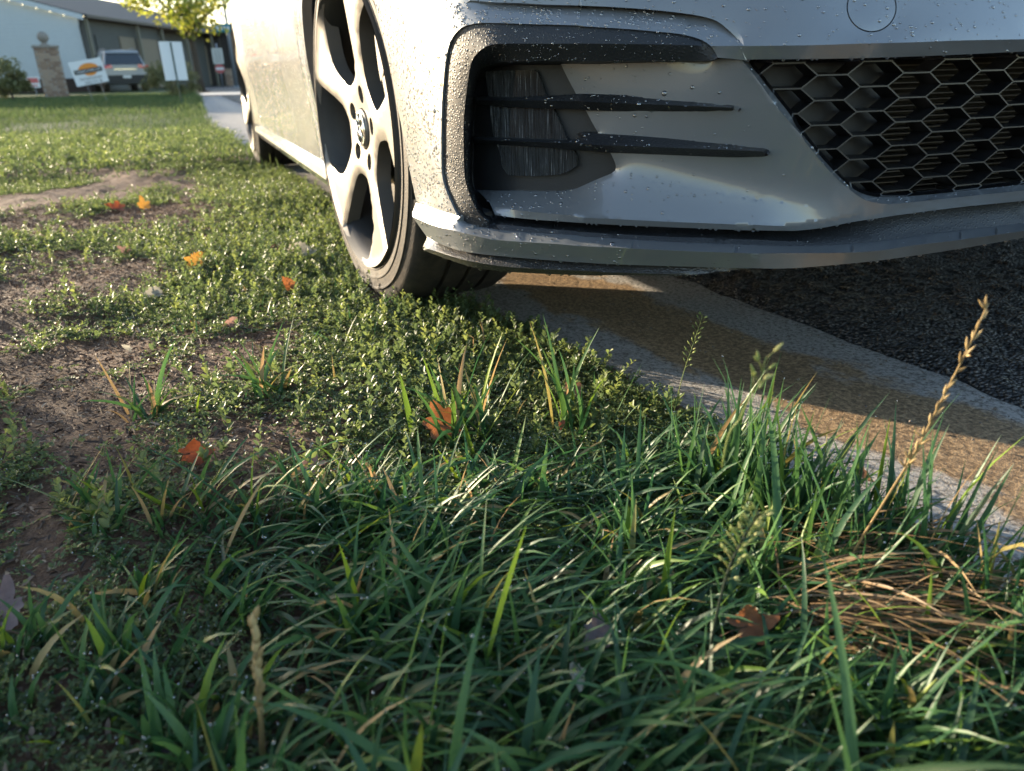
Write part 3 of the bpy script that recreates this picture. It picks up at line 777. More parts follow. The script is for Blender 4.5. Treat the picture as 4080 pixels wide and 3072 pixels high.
# ================================================================== wheels
def make_tyre_mat():
    t = NT('tyre_rubber'); v = t.coords(); n = t.noise(v, 40, 5); n2 = t.noise(v, 300, 3)
    c = t.mix(t.ramp(n, [(.35, 0), (.7, 1)]), (.02, .018, .017), (.055, .043, .034))
    return t.done(t.bsdf(c, .7, 0, t.bump(n2, .4, .002), spec=.4))
M_TYRE = make_tyre_mat()
M_RIM = simple('alloy', (.13, .118, .104), .45, .2, .1, 60, .05, .3)
M_BARREL = simple('rim_barrel', (.035, .034, .034), .5, .3, .3, 30)
M_DISC = simple('brake_disc', (.025, .023, .022), .5, .4, .3, 60)
M_CALIPER = simple('brake_caliper', (.015, .015, .017), .5, .2)
WIN = [(.2355,-25),(.195,-25.5),(.15,-26),(.112,-25),(.092,-17),(.085,-2),(.09,12),(.105,20),(.13,24),(.165,25.5),(.19,22.5),(.212,17.5),(.2345,12),(.239,3),(.240,-6),(.239,-16)]
def wheel_face():
    """spoked face in the (x,z) plane with five swept windows; axis along y, outside is -y"""
    def pol(r, a): return np.array([r * math.cos(a), r * math.sin(a)])
    rings = []
    out = np.array([pol(.2445, t) for t in np.linspace(0, 2*np.pi, 120, endpoint=False)])
    holes = []
    for k in range(5):
        c = np.array([pol(r, math.radians(187 + 72 * k + a)) for r, a in WIN]); c = np.vstack([c, c[:1]])
        holes.append(catmull(c, 60)[:-1])
        hc = pol(.060, math.radians(223 + 72 * k)); holes.append(np.array([hc + pol(.0150, t) * np.array([1, 1]) for t in np.linspace(0, 2*np.pi, 14, endpoint=False)]))
    holes.append(np.array([pol(.036, t) for t in np.linspace(0, 2*np.pi, 36, endpoint=False)]))
    V = []; E = []
    for c in [out] + holes:
        o = len(V); V += [Vector(q) for q in c]; E += [(o + i, o + (i + 1) % len(c)) for i in range(len(c))]
    nb = len(V)
    g = np.arange(-.24, .241, .011); G = np.stack(np.meshgrid(g, g), -1).reshape(-1, 2); G = G[np.hypot(*G.T) < .238]
    for h_ in holes: G = G[~pip(G, h_)]
    C = np.array([(v.x, v.y) for v in V]); G = np.array([q for q in G if np.min(((C - q) ** 2).sum(1)) > .0055 ** 2])
    V += [Vector(q) for q in G]
    ov, oe, of, *_ = delaunay_2d_cdt(V, E, [], 0, 1e-6)
    P = np.array([(v.x, v.y) for v in ov]); F = np.array(of); cen = P[F].mean(1); ok = np.hypot(*cen.T) < .2445
    for h_ in holes: ok &= ~pip(cen, h_)
    F = F[ok]; r = np.hypot(*P.T)
    y = .024 * np.clip(1 - (r / .238), 0, 1) - .004 * np.exp(-((r - .2445) / .006) ** 2)
    # rounded spoke edges: dip near any window border
    bd = np.full(len(P), 1.0)
    for h_ in holes[:-1:2]:
        for i in range(len(h_)):
            a, b = h_[i], h_[(i + 1) % len(h_)]; e = b - a; u = np.clip(((P - a) @ e) / (e @ e), 0, 1); bd = np.minimum(bd, np.linalg.norm(P - a - u[:, None] * e, axis=1))
    y = y + .004 * np.exp(-(bd / .004) ** 2)
    V3 = np.stack([P[:, 0], y, P[:, 1]], 1)
    # thickness
    ed = np.vstack([F[:, [0, 1]], F[:, [1, 2]], F[:, [2, 0]]]); key = np.sort(ed, axis=1); u_, inv, cnt = np.unique(key, axis=0, return_inverse=True, return_counts=True)
    b = ed[cnt[inv.ravel()] == 1]; vs = np.unique(b); mp = {v: len(V3) + i for i, v in enumerate(vs)}; B = V3[vs].copy(); B[:, 1] += .026
    V4 = np.vstack([V3, B]); F4 = [list(f) for f in F] + [[c, mp[c], mp[a], a] for a, c in b]
    return mesh_np('wheel_rim', V4, F4, True, 40)
def tyre_mesh():
    R0 = .3165
    pr = [(.240, .014), (.2462, .004), (.2500, .0015), (.2520, .0035), (.262, .0028), (.2635, .0012), (.2665, .0012), (.268, .003), (.282, .0045), (.2835, .0030), (.2865, .0032), (.288, .006), (.300, .011), (.3035, .0125), (.309, .018), (.3135, .026)]
    w = .215
    for k, gx_ in enumerate(np.linspace(.034, w - .012, 9)):
        r = R0 - .0035 * ((gx_ - w/2) / (w/2)) ** 2
        if k in (2, 4, 6): pr += [(r, gx_ - .0045), (r - .007, gx_ - .004), (r - .007, gx_ + .004), (r, gx_ + .0045)]
        else: pr += [(r, gx_)]
    pr += [(.306, w + .004), (.285, w + .0155), (.262, w + .012), (.243, w)]
    V, F = lathe(pr, 96)
    V = np.array(V)
    # sidewall ridges and lettering-like raised band, flat spot where it stands
    return V, F
FACE = wheel_face(); TV, TF = tyre_mesh()
def squash(V, zc):
    V = V.copy(); lowz = -zc
    m = V[:, 2] < lowz; V[m, 2] = lowz + (V[m, 2] - lowz) * .1
    # bulge of the sidewall near the ground
    k = np.clip((lowz + .08 - V[:, 2]) / .08, 0, 1) ** 2; V[:, 1] += np.where(V[:, 1] < .05, -.006, np.where(V[:, 1] > .17, .006, 0)) * k
    return V
bar_pr = [(.2445, -.004), (.236, .006), (.228, .018), (.222, .06), (.219, .12), (.236, .19), (.2445, .20)]
BV, BF = lathe(bar_pr, 72); BARREL = mesh_np('rim_barrel', BV, BF, True, 40)
dv, df = lathe([(.03, .045), (.075, .045), (.076, .060), (.155, .060), (.155, .084), (.03, .084)], 48); DISC = mesh_np('brake_disc', dv, df, True, 30)
cv, cf = lathe([(.0, .016), (.0305, .016), (.0335, .018), (.035, .024), (.035, .05)], 40); CAPM = mesh_np('hub_cap', cv, cf, True, 30)
def emblem():
    """ring with a V over a W, raised on the cap"""
    P = []; y = .0145
    a = np.linspace(0, 2*np.pi, 41); P.append(tube(np.stack([.0275 * np.cos(a), 0*a + y, .0275 * np.sin(a)], 1), .0019, 6, False))
    def line(pts): P.append(tube([(x, y, z) for x, z in pts], .0019, 6))
    line([(-.0115, .0245), (-.0045, .0065)]); line([(-.0045, .0065), (.0045, .0065)][::1]); line([(.0045, .0065), (.0115, .0245)])
    line([(-.0225, .0145), (-.0105, -.0215)]); line([(-.0105, -.0215), (0, .0005)]); line([(0, .0005), (.0105, -.0215)]); line([(.0105, -.0215), (.0225, .0145)])
    V, F = join(P); return mesh_np('emblem', V, F, True)
EMB = emblem(); M_CHROME = simple('chrome', (.75, .74, .72), .12, 1.0, .05)
cal = bmesh.new(); box(cal, -.06, .06, .035, .11, .10, .185); bmesh.ops.bevel(cal, geom=cal.edges[:], offset=.012, segments=2, affect='EDGES'); CALM = bm_mesh('brake_caliper', cal, True, 40)
ZC = .312
bv_, bf_ = lathe([(.0, .030), (.008, .030), (.0085, .034), (.0085, .055)], 8); BOLT = mesh_np('wheel_bolt', bv_, bf_, True, 30)
def wheel(x, side, steer=0.0, rot=0.0):
    w = bpy.data.objects.new('wheel', None); COL.objects.link(w); w.parent = CAR
    w.location = (x, -.875 * side, ZC); w.rotation_euler = (0, 0, steer if side > 0 else steer + math.pi)
    ty = link('tyre', mesh_np('tyre', squash(np.array(TV), ZC), TF, True, 35), M_TYRE, w)
    r = link('rim', FACE, M_RIM, w); r.rotation_euler = (0, rot, 0)
    link('rim_barrel', BARREL, M_BARREL, w); link('brake_disc', DISC, M_DISC, w)
    c = link('brake_caliper', CALM, M_CALIPER, w); c.rotation_euler = (0, math.radians(70 if x > -1 else -60), 0)
    h_ = link('hub_cap', CAPM, M_RIM, w); h_.rotation_euler = (0, rot, 0)
    e = link('emblem', EMB, M_CHROME, w); e.rotation_euler = (0, rot, 0)
    return w
wheel(0.0, 1, .0701); wheel(-2.63, 1, 0, 0.4); wheel(0.0, -1, .0701, 1.0); wheel(-2.63, -1, 0, .2)

# ================================================================== body sides, roof, bonnet (most of it above the frame)
def side_y(x, z):
    """half width of the body"""
    x = np.asarray(x, float); z = np.asarray(z, float)
    prof = np.interp(z, [.17, .22, .30, .36, .45, .52, .60, .66, .675, .72, .85, .95], [.862, .868, .872, .878, .889, .893, .890, .886, .880, .878, .868, .845])
    flare = .012 * np.exp(-((np.hypot(x, z - ZC) - .36) / .10) ** 2) + .014 * np.exp(-((np.hypot(x + 2.63, z - ZC) - .36) / .11) ** 2)
    taper = np.where(x < -2.4, .09 * np.clip((-2.4 - x) / .95, 0, 1) ** 2.2, 0) + np.where(x > .1, .01 * np.clip((x - .1) / .3, 0, 1), 0)
    return prof + flare - taper - .006
def side_panel(name, poly, step=.045, mat=M_PAINT, cuts=(), drops=0, thick=.02, dr=(.0006, .0014)):
    V = []; E = []
    def add(c):
        o = len(V)
        for q in c: V.append(Vector(q))
        E.extend([(o + i, o + (i + 1) % len(c)) for i in range(len(c))])
    P = []
    for a, b in zip(poly, np.roll(poly, -1, 0)):
        n = max(1, int(np.linalg.norm(b - a) / (step * .5)))
        P += [a + (b - a) * k / n for k in range(n)]
    P = np.array(P)
    for (cx, cz, cr) in cuts: P = P[np.hypot(P[:, 0] - cx, P[:, 1] - cz) > cr - 1e-4]
    add(P)
    lo, hi = P.min(0), P.max(0); G = np.stack(np.meshgrid(np.arange(lo[0], hi[0], step), np.arange(lo[1], hi[1], step * .6)), -1).reshape(-1, 2); G = G[pip(G, P)]
    G = np.array([q for q in G if np.min(((P - q) ** 2).sum(1)) > (step * .35) ** 2])
    V += [Vector(q) for q in G]
    ov, oe, of, *_ = delaunay_2d_cdt(V, E, [], 0, 1e-6)
    Q = np.array([(v.x, v.y) for v in ov]); F = np.array([f for f in of if len(f) == 3]); F = F[pip(Q[F].mean(1), P)]
    V3 = np.stack([Q[:, 0], -side_y(Q[:, 0], Q[:, 1]), Q[:, 1]], 1)
    n = np.cross(V3[F[:, 1]] - V3[F[:, 0]], V3[F[:, 2]] - V3[F[:, 0]]); F = np.where(n[:, 1:2] < 0, F, F[:, ::-1])
    if drops: DROPSRC.append((V3.copy(), F.copy(), drops, dr))
    ed = np.vstack([F[:, [0, 1]], F[:, [1, 2]], F[:, [2, 0]]]); key = np.sort(ed, axis=1); u_, inv, cnt = np.unique(key, axis=0, return_inverse=True, return_counts=True)
    b = ed[cnt[inv.ravel()] == 1]; vs = np.unique(b); mp = {v: len(V3) + i for i, v in enumerate(vs)}; B = V3[vs].copy(); B[:, 1] += thick
    V4 = np.vstack([V3, B]); F4 = [list(f) for f in F] + [[c, mp[c], mp[a], a][::-1] for a, c in b]
    link(name, mesh_np(name, V4, F4, True, 35), mat, CAR)
    link(name, mesh_np(name, V4 * np.array([1, -1, 1]), [f[::-1] for f in F4], True, 35), mat, CAR)
def arc_pts(cx, r, a0, a1, n=26): return [np.array([cx + r * math.cos(a), ZC + r * math.sin(a)]) for a in np.radians(np.linspace(a0, a1, n))]
RA = .352
fender = np.array(arc_pts(0, RA, 62, 205) + [np.array(q) for q in ((-.355, .19), (-.40, .19), (-.415, .60), (-.50, .95), (-.3, .93), (.05, .86), (.28, .76), (.22, .64))])
side_panel('front_fender', fender, .04, drops=.5)
side_panel('front_door', np.array([(-.405, .215), (-.42, .60), (-.505, .955), (-1.44, .965), (-1.46, .60), (-1.44, .215)], float), .05, drops=.4)
side_panel('rear_door', np.array([(-1.447, .215), (-1.467, .60), (-1.447, .965), (-2.35, .965), (-2.42, .75)] , float).tolist() and np.array([np.array(q) for q in ((-1.447, .215), (-1.467, .60), (-1.447, .965), (-2.45, .965), (-2.43, .70))] + arc_pts(-2.63, RA + .012, 58, 14, 10) + [np.array((-2.27, .215))]), .05, drops=.3)
side_panel('rear_fender', np.array([np.array(q) for q in ((-2.44, .70), (-2.46, .965), (-3.2, .965), (-3.36, .75), (-3.38, .40), (-3.30, .20), (-3.02, .20))] + arc_pts(-2.63, RA, -15, 60, 26)[::1][:0] + arc_pts(-2.63, RA, 180 + 20, 56, 34)[::1]), .05, drops=.5)
# sill with its own lower step
sx = np.linspace(-.36, -2.28, 30); prof = [(.862, .215), (.874, .205), (.878, .185), (.868, .165), (.80, .16), (.70, .18)]
V = [(x, -y, z) for x in sx for y, z in prof]; m = len(prof); F = [[i*m+k, i*m+k+1, (i+1)*m+k+1, (i+1)*m+k] for i in range(len(sx)-1) for k in range(m-1)]
V = np.array(V); link('sill', mesh_np('sill', V, F, True, 35), M_PAINT, CAR); link('sill', mesh_np('sill', V * [1, -1, 1], F, True, 35), M_PAINT, CAR)
# wheel-arch liners and underbody
for cx in (0, -2.63):
    a = np.radians(np.linspace(-12, 200, 40))
    for side in (1, -1):
        V = [(cx + (RA + .012) * math.cos(t), -y * side, ZC + (RA + .012) * math.sin(t)) for t in a for y in (.868, .60)]; F = [[2*i, 2*i+1, 2*i+3, 2*i+2] for i in range(39)]
        V.append((cx, -.60 * side, ZC)); F += [[80, 2*i+1, 2*i+3] for i in range(39)]          # inner wall of the arch
        link('arch_liner', mesh_np('arch_liner', V, F, True, 50), M_DARK, CAR)
bm = bmesh.new(); box(bm, -3.25, -.30, -.66, .66, .19, .30); box(bm, -.298, .60, -.58, .58, .20, .33); box(bm, .602, .74, -.60, .60, .215, .24)
link('underbody', bm_mesh('underbody', bm), M_DARK, CAR)
# bonnet, roof and glass as one loft of half-sections
def loft(name, rows, mat):
    n = len(rows[0]); V = [p for r in rows for p in r]; F = [[i*n+k, i*n+k+1, (i+1)*n+k+1, (i+1)*n+k] for i in range(len(rows)-1) for k in range(n-1)]
    V, F = mirror(np.array(V), F); return link(name, mesh_np(name, V, F, True, 40), mat, CAR)
def row(x, hw, z, crown, n=9, drop=.05):
    ys = np.linspace(0, 1, n); return [(x, -hw * u, z + crown * (1 - u * u) - drop * u ** 6) for u in ys]
bon = [row(.70, .52, .70, .02), row(.62, .62, .745, .03), row(.45, .70, .80, .035), row(.2, .745, .85, .04), (row(-.1, .77, .885, .045)), row(-.4, .79, .92, .05), row(-.52, .80, .935, .05)]
loft('bonnet', bon, M_PAINT)
M_GLASS = simple('dark_glass', (.012, .015, .016), .05, 0, .1, 10, 0, 1.0)
ws_ = [row(-.50, .78, .945, .05), row(-.75, .74, 1.10, .05), row(-1.0, .69, 1.25, .05), row(-1.22, .64, 1.375, .05)]
loft('windscreen', ws_, M_GLASS)
loft('roof', [row(-1.21, .645, 1.38, .055), row(-1.6, .65, 1.405, .06), row(-2.2, .63, 1.40, .06), row(-2.8, .59, 1.36, .05), row(-3.05, .57, 1.33, .045)], M_PAINT)
loft('tailgate', [row(-3.05, .57, 1.33, .045), row(-3.2, .66, 1.12, .04), row(-3.3, .74, .95, .03), row(-3.38, .76, .70, .03), row(-3.36, .74, .40, .02), row(-3.30, .70, .22, 0)], M_PAINT)
gl = [(-.53, .945, .79, .955), (-.9, .95, .70, 1.19), (-1.22, .955, .64, 1.36), (-1.6, .96, .642, 1.385), (-2.2, .96, .625, 1.38), (-2.7, .965, .60, 1.345), (-3.0, 1.0, .60, 1.28)]
V = []; 
for x, z0, hw, z1 in gl: V += [(x, -(side_y(x, .95) - .005), z0), (x, -(side_y(x, .95) + hw) / 2 - .015, (z0 + z1) / 2), (x, -hw, z1)]
F = [[3*i+k, 3*i+k+1, 3*i+k+4, 3*i+k+3] for i in range(len(gl)-1) for k in range(2)]
link('side_window', mesh_np('side_window', V, F, True), M_GLASS, CAR); link('side_window', mesh_np('side_window', np.array(V) * [1, -1, 1], [f[::-1] for f in F], True), M_GLASS, CAR)
# headlamps and upper grille strip between bumper top and bonnet
def nose_strip(name, s0, s1, z0, z1, d0, d1, mat, n=14, mir=True):
    s = np.linspace(s0, s1, n); A = nose_at(s, s*0 + z0, 0.0); g = sdf_grad(A[:, 0], A[:, 1]); B = A.copy(); B[:, 2] = z1
    A[:, :2] -= g * d0; B[:, :2] -= g * d1; M_ = (A + B) / 2; M_[:, :2] += g * .008
    V = np.vstack([A, M_, B]); F = [[k*n+i, k*n+i+1, (k+1)*n+i+1, (k+1)*n+i] for k in range(2) for i in range(n-1)]
    link(name, mesh_np(name, V, F, True), mat, CAR)
    if mir: link(name, mesh_np(name, V * [1, -1, 1], [f[::-1] for f in F], True), mat, CAR)
nose_strip('headlamp', -1.02, -.56, .588, .70, .045, .10, M_GLASS)
nose_strip('upper_grille', -.555, .0, .590, .655, .06, .085, M_GLOSSBLACK)
nose_strip('bonnet_edge', -.80, .0, .657, .735, .088, .20, M_PAINT)

# ================================================================== dew on the car
def scatter(V, F, n, rng):
    a = V[F[:, 0]]; b = V[F[:, 1]]; c = V[F[:, 2]]; cr = np.cross(b - a, c - a); ar = np.linalg.norm(cr, axis=1) / 2
    k = rng.choice(len(F), n, p=ar / ar.sum()); u = rng.random((n, 1)); v = rng.random((n, 1)); m = (u + v) > 1; u = np.where(m, 1-u, u); v = np.where(m, 1-v, v)
    return a[k] + u * (b[k] - a[k]) + v * (c[k] - a[k]), cr[k] / (np.linalg.norm(cr[k], axis=1)[:, None] + 1e-12), ar.sum()
def caps(P, N, R, flat=.62, droop=None):
    """dome-shaped drops on points P with normals N"""
    n = len(P); ref = np.where(np.abs(N[:, 2:3]) < .9, np.array([[0, 0, 1.0]]), np.array([[1.0, 0, 0]]))
    A = np.cross(N, ref); A /= np.linalg.norm(A, axis=1)[:, None]; B = np.cross(N, A)
    K = 8; t = np.linspace(0, 2*np.pi, K, endpoint=False)
    rows = []
    for rr, hh_ in ((1.0, -.05), (.86, .42), (.48, .85)):
        ring = P[:, None] + R[:, None, None] * (rr * (np.cos(t)[None, :, None] * A[:, None] + (np.sin(t)[None, :, None] * B[:, None])) + hh_ * flat * N[:, None])
        rows.append(ring)
    top_ = (P + R[:, None] * flat * N)[:, None]
    V = np.concatenate(rows + [top_], 1).reshape(-1, 3); M = 3 * K + 1; o = np.arange(n)[:, None, None] * M
    f = []
    for r in range(2):
        for k in range(K):
            k2 = (k + 1) % K; f += [[r*K+k, r*K+k2, (r+1)*K+k2], [r*K+k, (r+1)*K+k2, (r+1)*K+k]]
    for k in range(K): f.append([2*K+k, 2*K+(k+1) % K, 3*K])
    F = (np.array(f)[None] + o).reshape(-1, 3)
    return V, F
dV, dF, off = [], [], 0
for V, F, dens, (ra, rb) in DROPSRC:
    # only where the face is on the right-hand half and not far behind the front wheel
    cen = V[F].mean(1); keep = (cen[:, 1] < -.02) & (cen[:, 0] > -3.4) & (cen[:, 2] < .62); F2 = F[keep]
    if len(F2) == 0: continue
    cr = np.cross(V[F2[:, 1]] - V[F2[:, 0]], V[F2[:, 2]] - V[F2[:, 0]]); area = np.linalg.norm(cr, axis=1).sum() / 2
    n = int(min(12000, area * dens * 55000))
    P, N, _ = scatter(V, F2, n, RNG)
    # beads sit thick where the air was cold: the corner towards the sun and up-facing ledges, sparse on the front face
    w = np.clip((-P[:, 1] - .66) / .18, 0, 1) * .85 + np.clip(N[:, 2], 0, 1) * .5 + .05
    w = np.where(P[:, 0] < .35, np.maximum(w, .8), w)
    w = np.where((P[:, 2] < .268) & (P[:, 1] > -.74), w * .10, w)          # the lower edges dripped dry towards the middle
    k = RNG.random(n) < w * np.clip(fbm(P[:, 0] * 12 + P[:, 1] * 9, P[:, 2] * 14, 2, 2, 1.0) * 1.8, .15, 1)
    P, N = P[k], N[k]; R = (ra + (rb - ra) * RNG.random(len(P)) ** 2.2) * 1.25
    big = RNG.random(len(P)) < .03; R[big] *= 1.7
    a, b = caps(P, N, R); dV.append(a); dF.append(b + off); off += len(a)
# hanging beads along the lower edges
for ch, d0, n in ((c_strip_top, 0, 34), (c_lip_bot, 0, 30), (c_band_bot, 0, 12), (c_grtop, 0, 16), (c_sp_bot, 0, 20)):
    P = lift(ch[:, :2], ch[:, 2]); i = RNG.integers(0, len(P) - 1, n); u = RNG.random((n, 1)); Q = P[i] * (1 - u) + P[i+1] * u; Q = Q[Q[:, 1] < -.01]
    g = sdf_grad(Q[:, 0], Q[:, 1]); Nn = np.column_stack([g * .25, -np.ones(len(Q))]); Nn /= np.linalg.norm(Nn, axis=1)[:, None]
    a, b = caps(Q, Nn, .0009 + .0013 * RNG.random(len(Q)), .95); dV.append(a); dF.append(b + off); off += len(a)
link('dew_drops', mesh_np('dew_drops', np.vstack(dV), np.vstack(dF), True), M_DROP, CAR, kind='stuff')
# ================================================================== background things
def leaf_mesh(name, C, size, tone, rng, up=0.35, elong=1.5, mat=None):
    """many small leaf faces (bent diamonds) at points C"""
    n = len(C); D = rng.normal(size=(n, 3)); D[:, 2] = D[:, 2] * .7 + up * 0; D /= np.linalg.norm(D, axis=1)[:, None]
    N = rng.normal(size=(n, 3)); N[:, 2] = np.abs(N[:, 2]) + up; S = np.cross(D, N); S /= np.linalg.norm(S, axis=1)[:, None] + 1e-9; N = np.cross(S, D)
    L = size * (.6 + .8 * rng.random((n, 1))); w = L / elong
    a = C - D * L * .5; b = C + S * w * .5 + N * L * .08; c = C + D * L * .5; d = C - S * w * .5 + N * L * .08
    V = np.stack([a, b, c, d], 1).reshape(-1, 3); F = np.arange(n * 4).reshape(n, 4)
    return mesh_np(name, V, F, False, None, {'tone': np.repeat(tone, 4)})
def cloud(center, radii, n, rng, lumps=14, shell=.55):
    """points clustered in uneven lumps of a crown"""
    c = np.asarray(center); r = np.asarray(radii)
    q = rng.normal(size=(lumps, 3)); q /= np.linalg.norm(q, axis=1)[:, None]; q *= (shell + (1 - shell) * rng.random((lumps, 1)) ** .5) * .85
    k = rng.integers(0, lumps, n); s = rng.uniform(.18, .42, lumps)
    p = rng.normal(size=(n, 3)); p /= np.linalg.norm(p, axis=1)[:, None]; p *= rng.random((n, 1)) ** .4
    P = q[k] + p * s[k][:, None]
    return c + P * r, k
def trunk_mesh(name, base, h, r0, tops, rng):
    parts = []; b = np.asarray(base, float)
    sp = [b + np.array([rng.normal() * .03 * i * h / 6, rng.normal() * .03 * i * h / 6, h * i / 6.0 - (.05 if i == 0 else 0)]) for i in range(7)]
    parts.append(tube(sp, np.linspace(r0, r0 * .45, 7), 9))
    for tp in tops:
        s = sp[rng.integers(3, 6)]; m = (s + tp) / 2 + rng.normal(size=3) * .12
        parts.append(tube(catmull([s, m, tp], 7), np.linspace(r0 * .42, r0 * .07, 7), 6))
    V, F = join(parts); return mesh_np(name, V, F, True)
M_BARK = simple('bark', (.055, .042, .032), .9, 0, .4, 12, .6)
M_LEAF_Y = foliage('leaf_yellow_green', [(0, (.12, .17, .03)), (.5, (.22, .27, .05)), (1, (.36, .36, .08))], .5, .6)
M_LEAF_D = foliage('leaf_dark', [(0, (.012, .025, .010)), (.6, (.03, .05, .02)), (1, (.06, .08, .03))], .2, .5)
M_LEAF_O = foliage('leaf_olive', [(0, (.07, .085, .035)), (.5, (.14, .155, .065)), (1, (.27, .26, .13))], .4, .6)
def tree(name, base, h, radii, ctr, n, size, mat, label, cat='tree', r0=.15, lumps=16, seed=1, group=None, elong=1.5):
    rng = np.random.default_rng(seed); root = empty(name, tuple(base), label, cat, group=group)
    b0 = np.asarray(base, float); C, k = cloud(np.asarray(ctr) - b0, radii, n, rng, lumps)
    if r0 > 0:
        tops = C[rng.integers(0, n, 9)]
        link('trunk', trunk_mesh('trunk', (0, 0, 0), h, r0, tops, rng), M_BARK, root)
    tone = np.clip(rng.random(n) * .7 + rng.random(lumps)[k] * .4, 0, 1)
    link('crown' if cat == 'tree' else 'foliage', leaf_mesh('crown', C, size, tone, rng, elong=elong), mat, root, kind='stuff')
    return root

# ---- the house with white siding
HW = np.array([-.93, .37]) / math.hypot(.93, .37)          # along the wing, away from us
HG = np.array([-HW[1], HW[0]]) * -1.0                        # along the gable
if HG[1] > 0: HG = -HG                                       # towards the left in the picture
cxy = ground_at(362, 42.0)[:2]
HOUSE = empty('house', (cxy[0], cxy[1], 0), 'house with white horizontal siding gable and a grey roofed wing behind the silver car', 'house')
def hp_(g, w, z): return (HG[0] * g + HW[0] * w, HG[1] * g + HW[1] * w, z)
def hbox(name, g0, g1, w0, w1, z0, z1, mat, parent=HOUSE, bev=0):
    V = [hp_(g, w, z) for z in (z0, z1) for (g, w) in ((g0, w0), (g1, w0), (g1, w1), (g0, w1))]
    F = [[0,3,2,1],[4,5,6,7],[0,1,5,4],[1,2,6,5],[2,3,7,6],[3,0,4,7]]
    bm = bmesh.new(); vs = [bm.verts.new(v) for v in V]
    for f in F: bm.faces.new([vs[i] for i in f])
    return link(name, bm_mesh(name, bm), mat, parent)
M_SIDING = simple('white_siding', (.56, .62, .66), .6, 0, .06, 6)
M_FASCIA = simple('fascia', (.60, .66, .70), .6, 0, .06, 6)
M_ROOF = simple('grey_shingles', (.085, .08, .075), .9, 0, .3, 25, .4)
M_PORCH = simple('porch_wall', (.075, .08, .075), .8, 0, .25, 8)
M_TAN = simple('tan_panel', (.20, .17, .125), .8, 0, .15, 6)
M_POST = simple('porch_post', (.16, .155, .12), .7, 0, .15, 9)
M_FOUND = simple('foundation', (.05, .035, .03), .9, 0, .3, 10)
M_GUTTERD = simple('dark_gutter', (.03, .03, .03), .5)
EZ = 3.22; PITCHH = .27; GL = 9.0
hbox('wall', .02, GL, .12, 8, .62, EZ, M_SIDING)
hbox('foundation', .0, GL, .06, 8, 0, .62, M_FOUND)
nb_ = int((EZ + 2.2 - .6) / .155)
for i in range(nb_):                                        # each siding board laps the one below
    z0 = .60 + i * .155; g_end = 0.0 if z0 + .155 < EZ else (z0 + .155 - EZ) / PITCHH
    if g_end > GL - .3: break
    V = [hp_(g_end, .085, z0), hp_(GL, .085, z0), hp_(GL, .105, z0 + .162), hp_(g_end + .0, .105, z0 + .162), hp_(g_end, .125, z0), hp_(GL, .125, z0), hp_(GL, .125, z0 + .162), hp_(g_end, .125, z0 + .162)]
    F = [[0,1,2,3],[0,4,5,1],[3,2,6,7],[0,3,7,4],[1,5,6,2]]
    link('siding_board', mesh_np('siding_board', V, F), M_SIDING, HOUSE)
# rake board, roof plane of the gable, wing roof
def hpoly(name, pts, thick, mat):
    V = [hp_(*p) for p in pts] + [hp_(p[0], p[1], p[2] - thick) for p in pts]; n = len(pts)
    F = [list(range(n)), list(range(2*n-1, n-1, -1))] + [[i, (i+1) % n, n + (i+1) % n, n + i] for i in range(n)]
    bm = bmesh.new(); vs = [bm.verts.new(v) for v in V]
    for f in F: bm.faces.new([vs[i] for i in f])
    return link(name, bm_mesh(name, bm), mat, HOUSE)
hpoly('rake_board', [(-.35, -.12, EZ + .02), (GL, -.12, EZ + .02 + (GL + .35) * PITCHH), (GL, -.08, EZ + .02 + (GL + .35) * PITCHH), (-.35, -.08, EZ + .02)], .22, M_FASCIA)
hpoly('roof', [(-.40, -.10, EZ + .05), (GL, -.10, EZ + .05 + (GL + .4) * PITCHH), (GL, 26, EZ + .05 + (GL + .4) * PITCHH), (-.40, 26, EZ + .05)], .10, M_ROOF)
hbox('eave_gutter', -.52, -.41, -.05, 25, EZ - .10, EZ + .03, M_GUTTERD)
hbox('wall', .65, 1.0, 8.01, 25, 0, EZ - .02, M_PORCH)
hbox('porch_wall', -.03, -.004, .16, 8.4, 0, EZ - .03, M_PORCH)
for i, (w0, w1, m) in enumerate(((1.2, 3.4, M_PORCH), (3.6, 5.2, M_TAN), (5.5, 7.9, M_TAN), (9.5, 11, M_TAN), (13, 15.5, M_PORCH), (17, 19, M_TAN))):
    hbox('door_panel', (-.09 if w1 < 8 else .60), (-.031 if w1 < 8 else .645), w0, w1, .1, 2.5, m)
for w in (.15, 5.25, 8.2, 11.6, 15.8, 20): hbox('porch_post', -.36, -.24, w, w + .14, 0, EZ - .12, M_POST)
V, F = tube([hp_(-.30, -.02, EZ - .05), hp_(-.16, -.0, EZ - .25), hp_(-.08, .0, EZ - .45), hp_(-.08, .0, .15)], .045, 8); link('downspout', mesh_np('downspout', V, F, True), M_GUTTERD, HOUSE)

